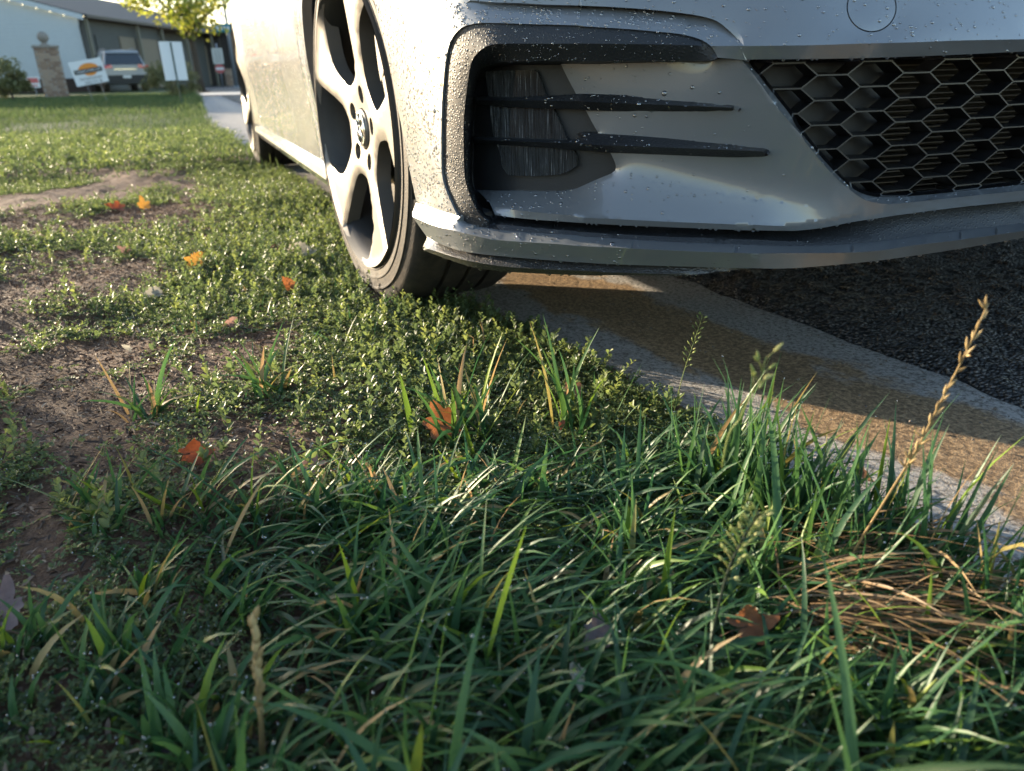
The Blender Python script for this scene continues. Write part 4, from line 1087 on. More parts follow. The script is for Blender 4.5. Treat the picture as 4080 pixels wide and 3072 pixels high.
# ---- dark timber building at the back right, with a brick pier
BB = empty('carport', tuple(ground_at(800, 58)), 'dark timber carport with vertical battens behind the yellow green tree', 'building')
bm = bmesh.new(); box(bm, -2.0, 0, -3.6, 4.6, 0, 3.4); link('wall', bm_mesh('wall', bm), simple('dark_timber', (.03, .026, .024), .9, 0, .3, 5), BB)
for i in range(15): link('batten', box_mesh('batten', .002, .05, -3.4 + i * .55, -3.28 + i * .55, .02, 3.3), simple('batten_wood', (.055, .048, .04), .8) if i == 0 else bpy.data.materials['batten_wood'], BB)
link('roof', box_mesh('roof', -2.4, .7, -3.9, 4.9, 3.402, 3.6), M_ROOF, BB)
M_BRICK = [simple('brick_a', (.24, .165, .115), .85, 0, .2, 40, .3), simple('brick_b', (.19, .125, .09), .85, 0, .2, 40, .3), simple('brick_c', (.30, .225, .165), .85, 0, .2, 40, .3)]
M_MORTAR = simple('mortar', (.27, .245, .215), .95, 0, .2, 40)
BRICKS = []
for m in M_BRICK:
    me = box_mesh('brick', -.094, .094, -.045, .045, -.030, .030, .004); me.materials.append(m); BRICKS.append(me)
def brick_pier(root, w, h, rng):
    """running-bond pier w wide, h high, bricks a little uneven"""
    link('mortar_core', box_mesh('mortar_core', -w/2 + .012, w/2 - .012, -w/2 + .012, w/2 - .012, 0, h - .004), M_MORTAR, root)
    n = int(h / .07); per = max(1, int(round(w / .2)))
    for i in range(n):
        z = .035 + i * .07
        for face in range(4):
            for k in range(per):
                off = (k - (per - 1) / 2) * (w / per) + (.05 if (i + face) % 2 else -.05)
                o = link('brick', BRICKS[rng.integers(0, 3)], None, root)
                s = w / per / .2; o.scale = (s * .93, 1, 1)
                dpt = w/2 - .043 + rng.uniform(-.003, .003); off = max(-w/2 + .094 * s, min(w/2 - .094 * s, off))
                if face == 0: o.location = (dpt, off, z); o.rotation_euler = (0, 0, math.pi/2)
                elif face == 1: o.location = (-dpt, off, z); o.rotation_euler = (0, 0, math.pi/2)
                elif face == 2: o.location = (off, dpt + .0015, z)
                else: o.location = (off, -dpt - .0015, z)
    return n * .07
PIL = empty('brick_pillar', tuple(ground_at(215, 26.3)), 'square brick pillar topped with a stone ball finial on the lawn', 'pillar', .15)
rngb = np.random.default_rng(4); hh_ = brick_pier(PIL, .60, 1.40, rngb)
M_STONE = simple('weathered_stone', (.22, .20, .175), .9, 0, .25, 20, .4)
link('cap_stone', box_mesh('cap_stone', -.33, .33, -.33, .33, hh_, hh_ + .065, .012), M_STONE, PIL)
pr = [(.0, hh_ + .06), (.13, hh_ + .06), (.13, hh_ + .09), (.075, hh_ + .11), (.06, hh_ + .15)] + [(.145 * math.sin(t), hh_ + .28 - .145 * math.cos(t)) for t in np.linspace(.45, math.pi, 12)]
V = []; F = []; n = 24; m = len(pr)
for k in range(n):
    t = 2*math.pi*k/n
    for r, z in pr: V.append((r*math.cos(t), r*math.sin(t), z))
for k in range(n):
    for i in range(m-1): F.append([k*m+i, ((k+1) % n)*m+i, ((k+1) % n)*m+i+1, k*m+i+1])
link('ball_finial', mesh_np('ball_finial', V, F, True, 50), M_STONE, PIL)
PIER = empty('brick_pier', tuple(ground_at(916, 54)), 'short brick pier beside the tall grey street pole', 'pier'); brick_pier(PIER, .45, 1.05, rngb)

# ---- signs
def facing(loc, turn=0.0): return math.atan2(CAM[1] - loc[1], CAM[0] - loc[0]) + turn
M_WHITE = simple('sign_white', (.62, .64, .66), .45, 0, .03, 8)
M_BLK = simple('sign_black', (.02, .02, .022), .6); M_ORG = simple('sign_orange', (.65, .22, .02), .5, 0, .1, 5); M_RED = simple('sign_red', (.45, .10, .10), .5, 0, .05, 5)
M_GALV = simple('galvanised', (.20, .23, .27), .5, .4, .2, 12); M_GREENPOST = simple('green_post', (.012, .05, .035), .5)
def text(name, s, size, mat, parent, loc, depth=.001, align='CENTER', bold=0.0, sx=1.0):
    cu = bpy.data.curves.new(name, 'FONT'); cu.body = s; cu.size = size; cu.extrude = depth; cu.align_x = align; cu.align_y = 'CENTER'; cu.offset = bold; cu.resolution_u = 3
    ob = bpy.data.objects.new(name, cu); COL.objects.link(ob); bpy.context.view_layer.update()
    me = bpy.data.meshes.new_from_object(ob.evaluated_get(bpy.context.evaluated_depsgraph_get())); bpy.data.objects.remove(ob)
    o = link(name, me, mat, parent); o.location = loc; o.rotation_euler = (math.pi/2, 0, math.pi/2); o.scale = (sx, 1, 1); return o
def disc_poly(name, pts, x0, x1, mat, parent):
    n = len(pts); V = [(x0, y, z) for y, z in pts] + [(x1, y, z) for y, z in pts]
    F = [list(range(n))[::-1], list(range(n, 2*n))] + [[i, (i+1) % n, n + (i+1) % n, n + i] for i in range(n)]
    bm = bmesh.new(); vs = [bm.verts.new(v) for v in V]
    for f in F: bm.faces.new([vs[i] for i in f])
    return link(name, bm_mesh(name, bm), mat, parent)
lp = ground_at(384, 19.0)
LS = empty('lawn_sign', tuple(lp), 'white lawn sign with an orange sun logo, tilted on its wire stake', 'sign', facing(lp, .05))
LS.rotation_euler = (math.radians(9), 0, facing(lp, .05))
cz = .62
disc_poly('board', [(-.315, cz - .235), (.315, cz - .235), (.315, cz + .235), (-.315, cz + .235)], -.006, 0, M_WHITE, LS)
a = np.linspace(0, math.pi, 24); disc_poly('sun_logo', [(.20 * math.cos(t) + .02, cz + .045 + .125 * math.sin(t)) for t in a], .0005, .0025, M_ORG, LS)
disc_poly('sun_logo', [(.12 * math.cos(t) + .03, cz - .01 - .065 * math.sin(t)) for t in np.linspace(0, math.pi, 18)][::-1], .0005, .0025, M_ORG, LS)
disc_poly('name_band', [(-.27, cz - .02), (.27, cz - .02), (.27, cz + .07), (-.27, cz + .07)], .003, .0045, M_BLK, LS)
text('lettering', 'SUNRISE LANDSCAPE', .062, M_WHITE, LS, (.0055, 0, cz + .025), sx=.82)
text('lettering', 'Sunriselandscape', .075, M_BLK, LS, (.002, 0, cz - .115), sx=.85)
text('lettering', '(303) 772-18', .072, M_BLK, LS, (.002, .02, cz - .195), sx=.9)
for y in (-.13, .13):
    V, F = tube([(-.009, y, cz + .1), (-.009, y, -.12)], .004, 6); link('wire_stake', mesh_np('wire_stake', V, F), M_GALV, LS)
wp = on_z([(727, 428)])[0]
WS = empty('blank_sign', tuple(wp), 'blank white back of a sign on a thin dark green post', 'sign', facing(wp, .55)); dW = math.hypot(wp[0]-CAM[0], wp[1]-CAM[1])
_a = proj([wp, wp + [0, 0, 1]]); PM = np.linalg.norm(_a[1] - _a[0]); sw = 92 / PM / 2 / math.cos(.55); sh0 = 112 / PM; sh1 = sh0 + 155 / PM
bm = bmesh.new(); box(bm, -.014, -.010, -sw, sw, sh0, sh1)
link('sign_plate', bm_mesh('sign_plate', bm), M_WHITE, WS)
V, F = tube([(0, 0, -.1), (0, 0, sh1 - .01)], .011, 8); link('post', mesh_np('post', V, F), M_GREENPOST, WS)
for z in (sh0 + .08, sh1 - .08): V, F = tube([(-.016, 0, z), (.016, 0, z)], .007, 8); link('bolt', mesh_np('bolt', V, F), M_GALV, WS)
rp = ground_at(886, 49.0)
RS = empty('street_sign', tuple(rp), 'white notice panel above a small red and white sign on a grey post', 'sign', facing(rp))
V, F = tube([(-.03, 0, -.1), (-.03, 0, 2.3)], .045, 8); link('post', mesh_np('post', V, F, True), M_GALV, RS)
disc_poly('notice_panel', [(-.30, 1.24), (.27, 1.24), (.27, 2.05), (-.30, 2.05)], .02, .03, simple('notice_white', (.52, .53, .50), .6), RS)
for i in range(5): disc_poly('text_line', [(-.22, 1.34 + i * .14), (.19, 1.34 + i * .14), (.19, 1.39 + i * .14), (-.22, 1.39 + i * .14)], .0305, .0325, simple('faded_print', (.20, .20, .19), .7) if i == 0 else bpy.data.materials['faded_print'], RS)
disc_poly('red_plate', [(.27 * math.cos(t) - .01, .98 + .25 * math.sin(t)) for t in np.radians(np.arange(22.5, 382.4, 45))], .02, .03, M_RED, RS)
disc_poly('white_band', [(-.22, .92), (.20, .92), (.20, 1.05), (-.22, 1.05)], .0305, .0325, M_WHITE, RS)
pp = ground_at(940, 44.0)
SP = empty('street_pole', tuple(pp), 'tall grey street pole carrying a teal street name plate', 'pole', facing(pp))
V, F = tube([(0, 0, -.2), (0, 0, 3), (0, 0, 7.5)], [.10, .085, .06], 12); link('shaft', mesh_np('shaft', V, F, True), M_GALV, SP)
link('base_collar', box_mesh('base_collar', -.15, .15, -.15, .15, 0, .08, .01), M_GALV, SP)
NP = link('name_plate', box_mesh('name_plate', .10, .115, -.75, .30, 2.60, 3.0, .004), simple('teal_plate', (.01, .16, .19), .5), SP)
for k in range(4): link('name_mark', box_mesh('name_mark', .1155, .1175, -.52 + k * .17, -.42 + k * .17, 2.72, 2.88), M_WHITE, SP)
qp = ground_at(135, 31.0)
QS = empty('yard_notice', tuple(qp), 'small red and white yard notice half hidden behind the brick pillar', 'sign', facing(qp))
disc_poly('board', [(-.19, .30), (.17, .30), (.17, .64), (-.19, .64)], -.006, 0, M_WHITE, QS)
disc_poly('red_panel', [(-.16, .44), (.14, .44), (.14, .60), (-.16, .60)], .0005, .002, M_RED, QS)
disc_poly('red_panel', [(-.12, .34), (.10, .34), (.10, .38), (-.12, .38)], .0005, .002, M_RED, QS)
V, F = tube([(-.01, 0, -.1), (-.01, 0, .5)], .012, 6); link('stake', mesh_np('stake', V, F), M_GALV, QS)

# ---- silver estate car / SUV on the drive, seen from behind
vp = ground_at(512, 38.5)
SUV = empty('silver_suv', tuple(vp), 'silver SUV with red tail lights parked tail-out on the drive', 'car', facing(vp, .16))
M_SUV = simple('suv_silver', (.30, .315, .335), .45, .15, .04, 20, 0, .3); M_SUVBLK = simple('suv_black', (.015, .016, .018), .6)
M_TAIL = simple('tail_red', (.55, .03, .025), .2, 0, .2, 20, 0, .8)
def sec(x, hw, z0, z1, hr, zr):
    """half section: floor, sill, shoulder, roof edge, roof centre"""
    return [(x, 0, z0), (x, hw * .9, z0), (x, hw, z0 + .12), (x, hw + .01, (z0 + z1) / 2), (x, hw - .02, z1 - .04), (x, hw - .06, z1), (x, hr + .03, zr - .10), (x, hr - .03, zr - .02), (x, hr * .5, zr), (x, 0, zr + .01)]
S_ = [sec(0.0, .84, .62, 1.05, .80, 1.06), sec(-.06, .90, .50, 1.06, .78, 1.22), sec(-.30, .93, .34, 1.06, .66, 1.60), sec(-.55, .93, .32, 1.06, .66, 1.68), sec(-1.6, .935, .30, 1.05, .66, 1.70), sec(-2.5, .93, .30, 1.04, .64, 1.66), sec(-3.3, .92, .30, 1.02, .72, 1.10), sec(-4.3, .86, .34, .90, .70, .92), sec(-4.55, .76, .40, .72, .6, .74)]
n = len(S_[0]); V = [p for s in S_ for p in s]; F = [[i*n+k, i*n+k+1, (i+1)*n+k+1, (i+1)*n+k] for i in range(len(S_)-1) for k in range(n-1)]
V, F = mirror(np.array(V), F); F += [list(range(n)), ] + [[k + len(S_) * n for k in range(n)][::-1]]
link('body', mesh_np('body', V, F, True, 50), M_SUV, SUV)
def quad(name, pts, mat, th=.012):
    V = np.array(pts, float); B = V.copy(); B[:, 0] -= th; k = len(V)
    return link(name, mesh_np(name, np.vstack([V, B]), [list(range(k)), list(range(2*k-1, k-1, -1))] + [[i, k+i, k+(i+1) % k, (i+1) % k] for i in range(k)]), mat, SUV)
quad('rear_window', [(.005, -.74, 1.10), (.005, .74, 1.10), (-.17, .64, 1.53), (-.17, -.64, 1.53)], M_GLASS, .03)
quad('spoiler', [(-.12, -.66, 1.55), (-.12, .66, 1.55), (-.20, .64, 1.66), (-.20, -.64, 1.66)], M_SUV, .15)
for s in (-1, 1):
    quad('tail_light', [(.02, s * .50, .97), (.012, s * .88, .93), (-.03, s * .93, 1.06), (.012, s * .52, 1.10)][::s], M_TAIL, .03)
    V, F = tube([(-.5, s * .58, 1.72), (-1.5, s * .60, 1.75), (-2.3, s * .58, 1.70)], .02, 6); link('roof_rail', mesh_np('roof_rail', V, F), M_SUV, SUV)
    quad('side_window', [(-.45, s * .875, 1.12), (-2.9, s * .885, 1.10), (-2.4, s * .735, 1.56), (-.50, s * .735, 1.56)][::s], M_GLASS, .0)
    quad('reflector', [(.022, s * .55, .60), (.022, s * .75, .60), (.022, s * .75, .65), (.022, s * .55, .65)][::s], M_TAIL, .01)
quad('rear_bumper', [(.03, -.86, .34), (.03, .86, .34), (.03, .88, .68), (.03, -.88, .68)], M_SUVBLK, .2)
quad('number_plate', [(.036, -.16, .56), (.036, .16, .56), (.036, .16, .67), (.036, -.16, .67)], M_WHITE, .005)
quad('tailgate_trim', [(.016, -.45, .90), (.016, .45, .90), (.016, .45, .93), (.016, -.45, .93)], M_CHROME, .01)
for x in (-.85, -3.65):
    for s in (-1, 1):
        wv, wf = lathe([(.19, -.01), (.30, -.02), (.345, 0), (.35, .03), (.35, .19), (.345, .22), (.19, .22)], 28); wv = np.array(wv) * [1, s, 1] + [x, -s * .92 if False else s * .70, .35]
        o = link('wheel', mesh_np('wheel', wv, wf, True, 40), M_TYRE, SUV)

# ---- shrubs and trees
tb = ground_at(800, 33); tc_ = at_dist([(715, -60)], 33)[0]
tree('yellow_green_tree', tb, 3.2, (2.4, 2.1, 1.75), tc_, 3600, .16, M_LEAF_Y, 'leafy tree with sunlit yellow green leaves hanging over the street signs', r0=.14, seed=5, lumps=22)
tb2 = ground_at(600, 62); tc2 = at_dist([(590, 20)], 62)[0]
tree('conifer', tb2, 3.4, (1.6, 1.6, 2.0), tc2, 1800, .2, M_LEAF_O, 'dull olive conifer top showing above the grey roof', r0=.12, seed=8, lumps=14, elong=4)
b1 = ground_at(35, 24)
tree('dark_shrub', b1, .6, (.6, .62, .52), b1 + [0, 0, .48], 2600, .075, M_LEAF_O, 'rounded leafy shrub left of the brick pillar', 'shrub', .03, seed=3, lumps=20)
b2 = ground_at(680, 21.5)
tree('airy_shrub', b2, .5, (.55, .68, .46), b2 + [0, 0, .42], 6500, .06, M_LEAF_O, 'airy olive green bush in front of the silver SUV', 'shrub', .02, seed=6, lumps=26, elong=3)
# out of frame to the left, towards the sun: the plants whose shade falls over the foreground and the far lawn
def sunpos(dist, v): q = -dist * -SUN_TO + v * np.array([-SUN_TO[1], SUN_TO[0]]) * 1.0; return np.array([q[0], q[1], 0.0])
for i, (dist, v, rad, hgt, lab) in enumerate(((8.0, 2.95, 1.75, 2.8, 'broad dense evergreen shrub shading the front of the lawn'), (33.0, -9.5, 4.5, 9.0, 'tall dark evergreen tree shading the back of the lawn'))):
    b = sunpos(dist, v)
    tree('evergreen_shrub' if i == 0 else 'evergreen_tree', b, hgt * .7, (rad, rad, hgt * .5), b + [0, 0, hgt * .5], 14000 if i == 0 else 7000, .17 if i == 0 else .5, M_LEAF_D, lab, 'shrub' if i == 0 else 'tree', .08 if i == 0 else .3, seed=20 + i, lumps=60)
# ================================================================== vegetation near the camera
def ribbons(B, az, h, w, lean0, lean1, tone, rng, nseg=5, fold=.25, droop=0.0, spread=None):
    """grass blades: B base points, az azimuth of lean, h length, w width; folded ribbon with nseg segments"""
    n = len(B); t = np.linspace(0, 1, nseg + 1)
    phi = lean0[:, None] + (lean1 - lean0)[:, None] * t[None] ** 1.3           # angle from vertical
    dl = (h / nseg)[:, None]
    hx = np.concatenate([np.zeros((n, 1)), np.cumsum(np.sin((phi[:, 1:] + phi[:, :-1]) / 2) * dl, 1)], 1)
    hz = np.concatenate([np.zeros((n, 1)), np.cumsum(np.cos((phi[:, 1:] + phi[:, :-1]) / 2) * dl, 1)], 1)
    wob = rng.normal(size=(n, 1)) * .06 * h[:, None] * t[None] ** 2
    ca, sa = np.cos(az)[:, None], np.sin(az)[:, None]
    C = np.stack([B[:, 0:1] + hx * ca - wob * sa, B[:, 1:2] + hx * sa + wob * ca, B[:, 2:3] + hz], -1)
    prof = np.clip(np.minimum(1.0, .55 + 1.6 * t) * (1 - t ** 2.4) + .02, 0, 1)
    tw = rng.normal(size=(n, 1)) * .5 + rng.normal(size=(n, 1)) * .5 * t[None]
    # side vector: horizontal, perpendicular to lean, rotated by twist about the blade
    sv = np.stack([-sa * np.ones_like(tw), ca * np.ones_like(tw), 0 * tw], -1)
    nv = np.stack([np.cos(phi) * ca, np.cos(phi) * sa, -np.sin(phi)], -1) * -1
    S = sv * np.cos(tw)[..., None] + nv * np.sin(tw)[..., None]; N = nv * np.cos(tw)[..., None] - sv * np.sin(tw)[..., None]
    hwid = (w[:, None] * prof[None] / 2)[..., None]
    Lf = C + S * hwid + N * hwid * fold; Rt = C - S * hwid + N * hwid * fold
    V = np.stack([Lf, C, Rt], 2).reshape(n, -1, 3); M = V.shape[1]
    f = []
    for i in range(nseg):
        a = i * 3; f += [[a, a+1, a+4, a+3], [a+1, a+2, a+5, a+4]]
    F = (np.array(f)[None] + (np.arange(n) * M)[:, None, None]).reshape(-1, 4)
    tt = np.repeat(tone[:, None], M, 1)
    return V.reshape(-1, 3), F, tt.ravel()
def leaves6(C, D, Nn, L, w, tone, cup=.15):
    """small oval leaves: base C, direction D, normal Nn"""
    S = np.cross(D, Nn); S /= np.linalg.norm(S, axis=1)[:, None] + 1e-9; N = np.cross(S, D)
    L = L[:, None]; w = w[:, None]
    p = [C, C + D * L * .35 + S * w * .5 + N * w * cup, C + D * L * .75 + S * w * .42 + N * w * cup, C + D * L - N * w * .1, C + D * L * .75 - S * w * .42 + N * w * cup, C + D * L * .35 - S * w * .5 + N * w * cup]
    V = np.stack(p, 1).reshape(-1, 3); n = len(C); f = np.array([[0, 1, 2, 3], [0, 3, 4, 5]])
    F = (f[None] + (np.arange(n) * 6)[:, None, None]).reshape(-1, 4); return V, F, np.repeat(tone, 6)
def build(name, chunks, mat, label, cat=None, parent=None):
    V = []; F = []; T = []; o = 0
    for v, f, t in chunks: V.append(v); F.append(f + o); T.append(t); o += len(v)
    me = mesh_np(name, np.vstack(V), np.vstack(F), True, None, {'tone': np.concatenate(T)})
    return link(name, me, mat, parent, label=label, cat=cat, kind='stuff')
G_STOPS = [(0, (.020, .050, .024)), (.3, (.036, .092, .042)), (.6, (.062, .14, .042)), (.78, (.14, .22, .03)), (.88, (.24, .20, .075)), (1, (.38, .27, .14))]
M_GRASS = foliage('grass', G_STOPS, .32, .42, spec=.35, tcol=1.4)
M_WEED = foliage('weed', [(0, (.05, .078, .036)), (.4, (.085, .125, .052)), (.75, (.14, .185, .062)), (1, (.22, .25, .085))], .42, .42, spec=.45, tcol=1.5)
M_STRAW = foliage('straw', [(0, (.09, .055, .025)), (.5, (.19, .12, .06)), (1, (.33, .23, .12))], .25, .55)
tall_poly = on_z(S22([(-60,1450),(180,1350),(300,1320),(230,1230),(200,1190),(330,1175),(450,1140),(700,1110),(820,1060),(950,1060),(1150,1075),(1300,1050),(1420,1000),(1560,985),(1640,1020),(1700,1085),(1800,1135),(1900,1170),(2030,1240),(2240,1320)]))[:, :2]
tall_poly = np.vstack([tall_poly, [(1.62, -.47), (1.75, -.9), (1.55, -1.6), (1.0, -1.75)]])
def rnd_in(x0, x1, y0, y1, n, rng): return np.stack([rng.uniform(x0, x1, n), rng.uniform(y0, y1, n)], 1)
rg = np.random.default_rng(21)
def near_cam(P, r): return np.hypot(P[:, 0] - CAM[0], P[:, 1] - CAM[1]) < r
# soil cover map: where weeds grow thick (1) or bare soil shows (0)
bare_px = [[(0,1140),(200,1010),(340,960),(300,1080),(140,1130),(160,1240),(260,1270),(0,1400)], [(0,900),(220,830),(330,930),(230,1000),(60,1000)], [(0,420),(130,430),(150,480),(0,520)], [(0,560),(230,560),(330,640),(170,680),(0,660)], [(420,760),(620,720),(660,760),(480,830),(420,850)], [(560,930),(640,940),(720,1010),(500,1050),(380,1000),(470,950)], [(250,480),(450,470),(420,500),(240,520)]]
bare = [on_z(S22(q))[:, :2] for q in bare_px]
def cover(P):
    c = np.clip((fbm(P[:, 0], P[:, 1], 41, 4, 4.0) - .40) * 5.5, 0, 1)
    left = np.clip((-P[:, 1] - .95) / .25, 0, 1)
    c = np.maximum(c * (.25 + .75 * (1 - .5 * left)), (1 - left) * .92)
    for b in bare: c = np.where(pip(P, b), c * .12, c)
    return c
# ---- creeping weeds: sprigs of small leaves
def sprigs(P, scale, rng, K=11, tall=0.0):
    n = len(P); z = soil_z(P[:, 0], P[:, 1]); az = rng.uniform(0, 2*np.pi, n); til = np.clip(rng.normal(1.22 - tall * .95, .25, n), 0, 1.5)
    st = np.stack([np.sin(til) * np.cos(az), np.sin(til) * np.sin(az), np.cos(til)], 1); Ls = scale * rng.uniform(.7, 1.5, n)
    base = np.column_stack([P, z + .002])
    k = np.linspace(.12, 1, K)[None]; C = base[:, None] + st[:, None] * (Ls[:, None] * k)[..., None]
    C[..., 2] -= (Ls[:, None] * k ** 2 * .22 * (1 - tall)); C[..., 2] = np.maximum(C[..., 2], z[:, None] + .003)
    la = rng.uniform(0, 2*np.pi, (n, K)) * .35 + np.arange(K)[None] * 2.4 + rng.uniform(0, 6, (n, 1))
    D = np.stack([np.cos(la), np.sin(la), rng.uniform(.0, .55, (n, K)) + .3 * tall], -1); D += st[:, None] * .5; D /= np.linalg.norm(D, axis=-1, keepdims=True)
    N = rng.normal(size=(n, K, 3)) * .45; N[..., 2] += 1
    L = scale * .30 * rng.uniform(.6, 1.25, (n, K)) * (1.15 - .45 * k); w = L * rng.uniform(.42, .62, (n, K))
    tone = np.clip(rng.random((n, 1)) * .55 + rng.random((n, K)) * .3 + .15 * k, 0, 1)
    return leaves6(C.reshape(-1, 3), D.reshape(-1, 3), N.reshape(-1, 3), L.ravel(), w.ravel(), tone.ravel())
def pick(x0, x1, n, rng, ymin=-2.3, dens=None):
    P = rnd_in(x0, x1, ymin, -.60, n, rng); P = P[P[:, 1] < edge_y(P[:, 0]) + .012 * rng.normal(size=len(P))]
    c = cover(P) if dens is None else dens(P); return P[rng.random(len(P)) < c]
def visible(P, m=260):
    q = proj(np.column_stack([P, P[:, 0] * 0 + .03])); f = (np.column_stack([P, P[:, 0] * 0]) - CAM) @ FWD
    return (f > .12) & (q[:, 0] > -m) & (q[:, 0] < W + m) & (q[:, 1] > -m) & (q[:, 1] < H + m + 300)
def wheel_clear(P): return ~((np.abs(P[:, 1] + .77) < .115) & ((np.abs(P[:, 0]) < .13) | (np.abs(P[:, 0] + 2.63) < .15)))
ch = []
P = pick(.15, 1.25, 46000, rg, -1.75); P = P[visible(P) & wheel_clear(P)]; ch.append(sprigs(P, .0175, rg, 11))
P = pick(-.75, .15, 40000, rg, -2.0); P = P[visible(P) & wheel_clear(P)]; ch.append(sprigs(P, .0195, rg, 10, .05))
P = pick(-2.6, -.75, 36000, rg, -2.4); P = P[visible(P) & wheel_clear(P)]; ch.append(sprigs(P, .029, rg, 9, .2))
P = pick(-5.5, -2.6, 22000, rg, -3.4, lambda p: np.clip(fbm(p[:, 0], p[:, 1], 43, 3, 2.0) * 1.5 - .25, .15, 1)); P = P[visible(P)]; ch.append(sprigs(P, .06, rg, 7, .5))
# upright young weeds, standing out of the mat
P = pick(-1.6, .75, 3600, rg, -2.0); P = P[visible(P) & wheel_clear(P)]; ch.append(sprigs(P, .034, rg, 13, .9))
build('creeping_weeds', ch, M_WEED, 'mat of small leaved creeping weeds over the soil', 'weeds')

# ---- the tall wet grass in front
ch = []
def grass_on(P, hl, wl, rng, bias=.0, flat=0.0, tone=None, nseg=5):
    n = len(P); z = soil_z(P[:, 0], P[:, 1]); B = np.column_stack([P, z - .004])
    az = rng.uniform(0, 2*np.pi, n); bz = rng.random(n) < bias; az = np.where(bz, rng.normal(1.0, .5, n), az)
    h = rng.uniform(hl[0], hl[1], n) * (.6 + .8 * fbm(P[:, 0], P[:, 1], 51, 2, 9)) * np.interp(P[:, 1], [-1.35, -1.1], [.55, 1.0]); w = rng.uniform(wl[0], wl[1], n)
    l0 = np.abs(rng.normal(.18 + flat * .5, .16, n)); l1 = l0 + np.abs(rng.normal(.42 + flat * .9, .40, n))
    if tone is None:
        tone = np.clip(rng.normal(.40, .17, n), .02, .80); dead = rng.random(n) < .06; tone[dead] = rng.uniform(.84, 1, dead.sum())
    return ribbons(B, az, h, w, l0, np.minimum(l1, 2.3), tone, rng, nseg)
def clumped(x0, x1, y0, y1, n, rng, nc, s):
    c = rnd_in(x0, x1, y0, y1, nc, rng); k = rng.integers(0, nc, n); return c[k] + rng.normal(size=(n, 2)) * s
P = np.vstack([clumped(.45, 1.7, -1.7, -.45, 7800, rg, 480, .014), rnd_in(.45, 1.7, -1.7, -.45, 1900, rg)])
P = P[pip(P, tall_poly) & visible(P, 500) & ~near_cam(P, .17) & (P[:, 1] < edge_y(P[:, 0]) - .005)]
ch.append(grass_on(P, (.03, .09), (.0032, .0072), rg, .35, .25))
# a flattened swathe combed to the right
P2 = rnd_in(.72, 1.2, -1.2, -.66, 1500, rg); P2 = P2[pip(P2, tall_poly) & visible(P2, 400) & (P2[:, 1] < edge_y(P2[:, 0]) - .02)]
ch.append(grass_on(P2, (.06, .12), (.003, .0055), rg, .85, .9))
# longer upright blades along the concrete and in the near corner
xs = rg.uniform(.84, 1.5, 620); P3 = np.stack([xs, edge_y(xs) - np.abs(rg.normal(.035, .04, 620)) - .012], 1); P3 = P3[visible(P3, 500) & ~near_cam(P3, .2)]
ch.append(grass_on(P3, (.055, .125), (.0038, .0072), rg, .25, -.2))
P5 = rnd_in(1.0, 1.5, -1.6, -.5, 200, rg); P5 = P5[pip(P5, tall_poly) & visible(P5, 600) & ~near_cam(P5, .2) & (P5[:, 1] < edge_y(P5[:, 0]) - .03)]
ch.append(grass_on(P5, (.09, .16), (.005, .0085), rg, .2, .35, np.clip(rg.normal(.5, .16, len(P5)), .1, .8), 7))
# sparse thin blades in the weed mat
P4 = pick(-.4, .9, 1100, rg, -1.7); P4 = P4[visible(P4) & wheel_clear(P4)]; ch.append(grass_on(P4, (.02, .05), (.0015, .003), rg, .2, .2))
build('tall_grass', ch, M_GRASS, 'long wet green grass in the foreground along the concrete edge', 'grass')
# far lawn, coarser with distance
ch = []
P = rnd_in(-9.5, -2.2, -4.6, -.78, 30000, rg); P = P[visible(P, 100) & (P[:, 1] < edge_y(P[:, 0]) - .01)]; P = P[rg.random(len(P)) < np.clip((-P[:, 0] - 2) / 3.5, .12, 1) * np.clip(fbm(P[:, 0], P[:, 1], 61, 3, 1.3) * 1.7 - .2, .15, 1)]
t = np.clip(rg.normal(.52, .15, len(P)), 0, .83); ch.append(grass_on(P, (.05, .11), (.005, .009), rg, .1, .1, t, 3))
P = rnd_in(-29, -9.5, -8.0, -.7, 42000, rg); P = P[visible(P, 60) & (P[:, 1] < edge_y(P[:, 0]) - .02) & (P[:, 0] > -27 + .0 * P[:, 1])]
t = np.clip(rg.normal(.50, .12, len(P)), 0, .8); ch.append(grass_on(P, (.08, .17), (.012, .022), rg, .1, .1, t, 3))
build('lawn_grass', ch, foliage('lawn_grass', [(0, (.04, .065, .03)), (.5, (.075, .115, .05)), (1, (.14, .17, .07))], .32, .75, tcol=1.2, spec=.15), 'green lawn grass running back to the brick pillar and the house', 'grass')

# ---- straw, mulch crumbs
P = on_z(S22(np.stack([rg.uniform(1640, 1960, 260), rg.uniform(1190, 1440, 260)], 1)))[:, :2]; P = P[P[:, 1] < edge_y(P[:, 0]) - .02]
n = len(P); B = np.column_stack([P, soil_z(P[:, 0], P[:, 1]) + rg.uniform(.004, .04, n)]); az = rg.normal(.75, .45, n)
V, F, T = ribbons(B, az, rg.uniform(.05, .14, n), rg.uniform(.0012, .0026, n), rg.uniform(1.0, 1.5, n), rg.uniform(1.3, 1.75, n), rg.random(n), rg, 4)
build('dry_straw', [(V, F, T)], M_STRAW, 'patch of flattened dry tan straw among the green blades', 'straw')
P = rnd_in(-1.6, 1.1, -2.0, -.75, 60000, rg); P = P[visible(P, 60) & (P[:, 1] < edge_y(P[:, 0])) ]; P = P[rg.random(len(P)) < np.clip(1.0 - cover(P), .12, 1)]; n = len(P)
D = rg.normal(size=(n, 3)); D[:, 2] *= .35; D /= np.linalg.norm(D, axis=1)[:, None]; N = rg.normal(size=(n, 3)) * .5; N[:, 2] += 1
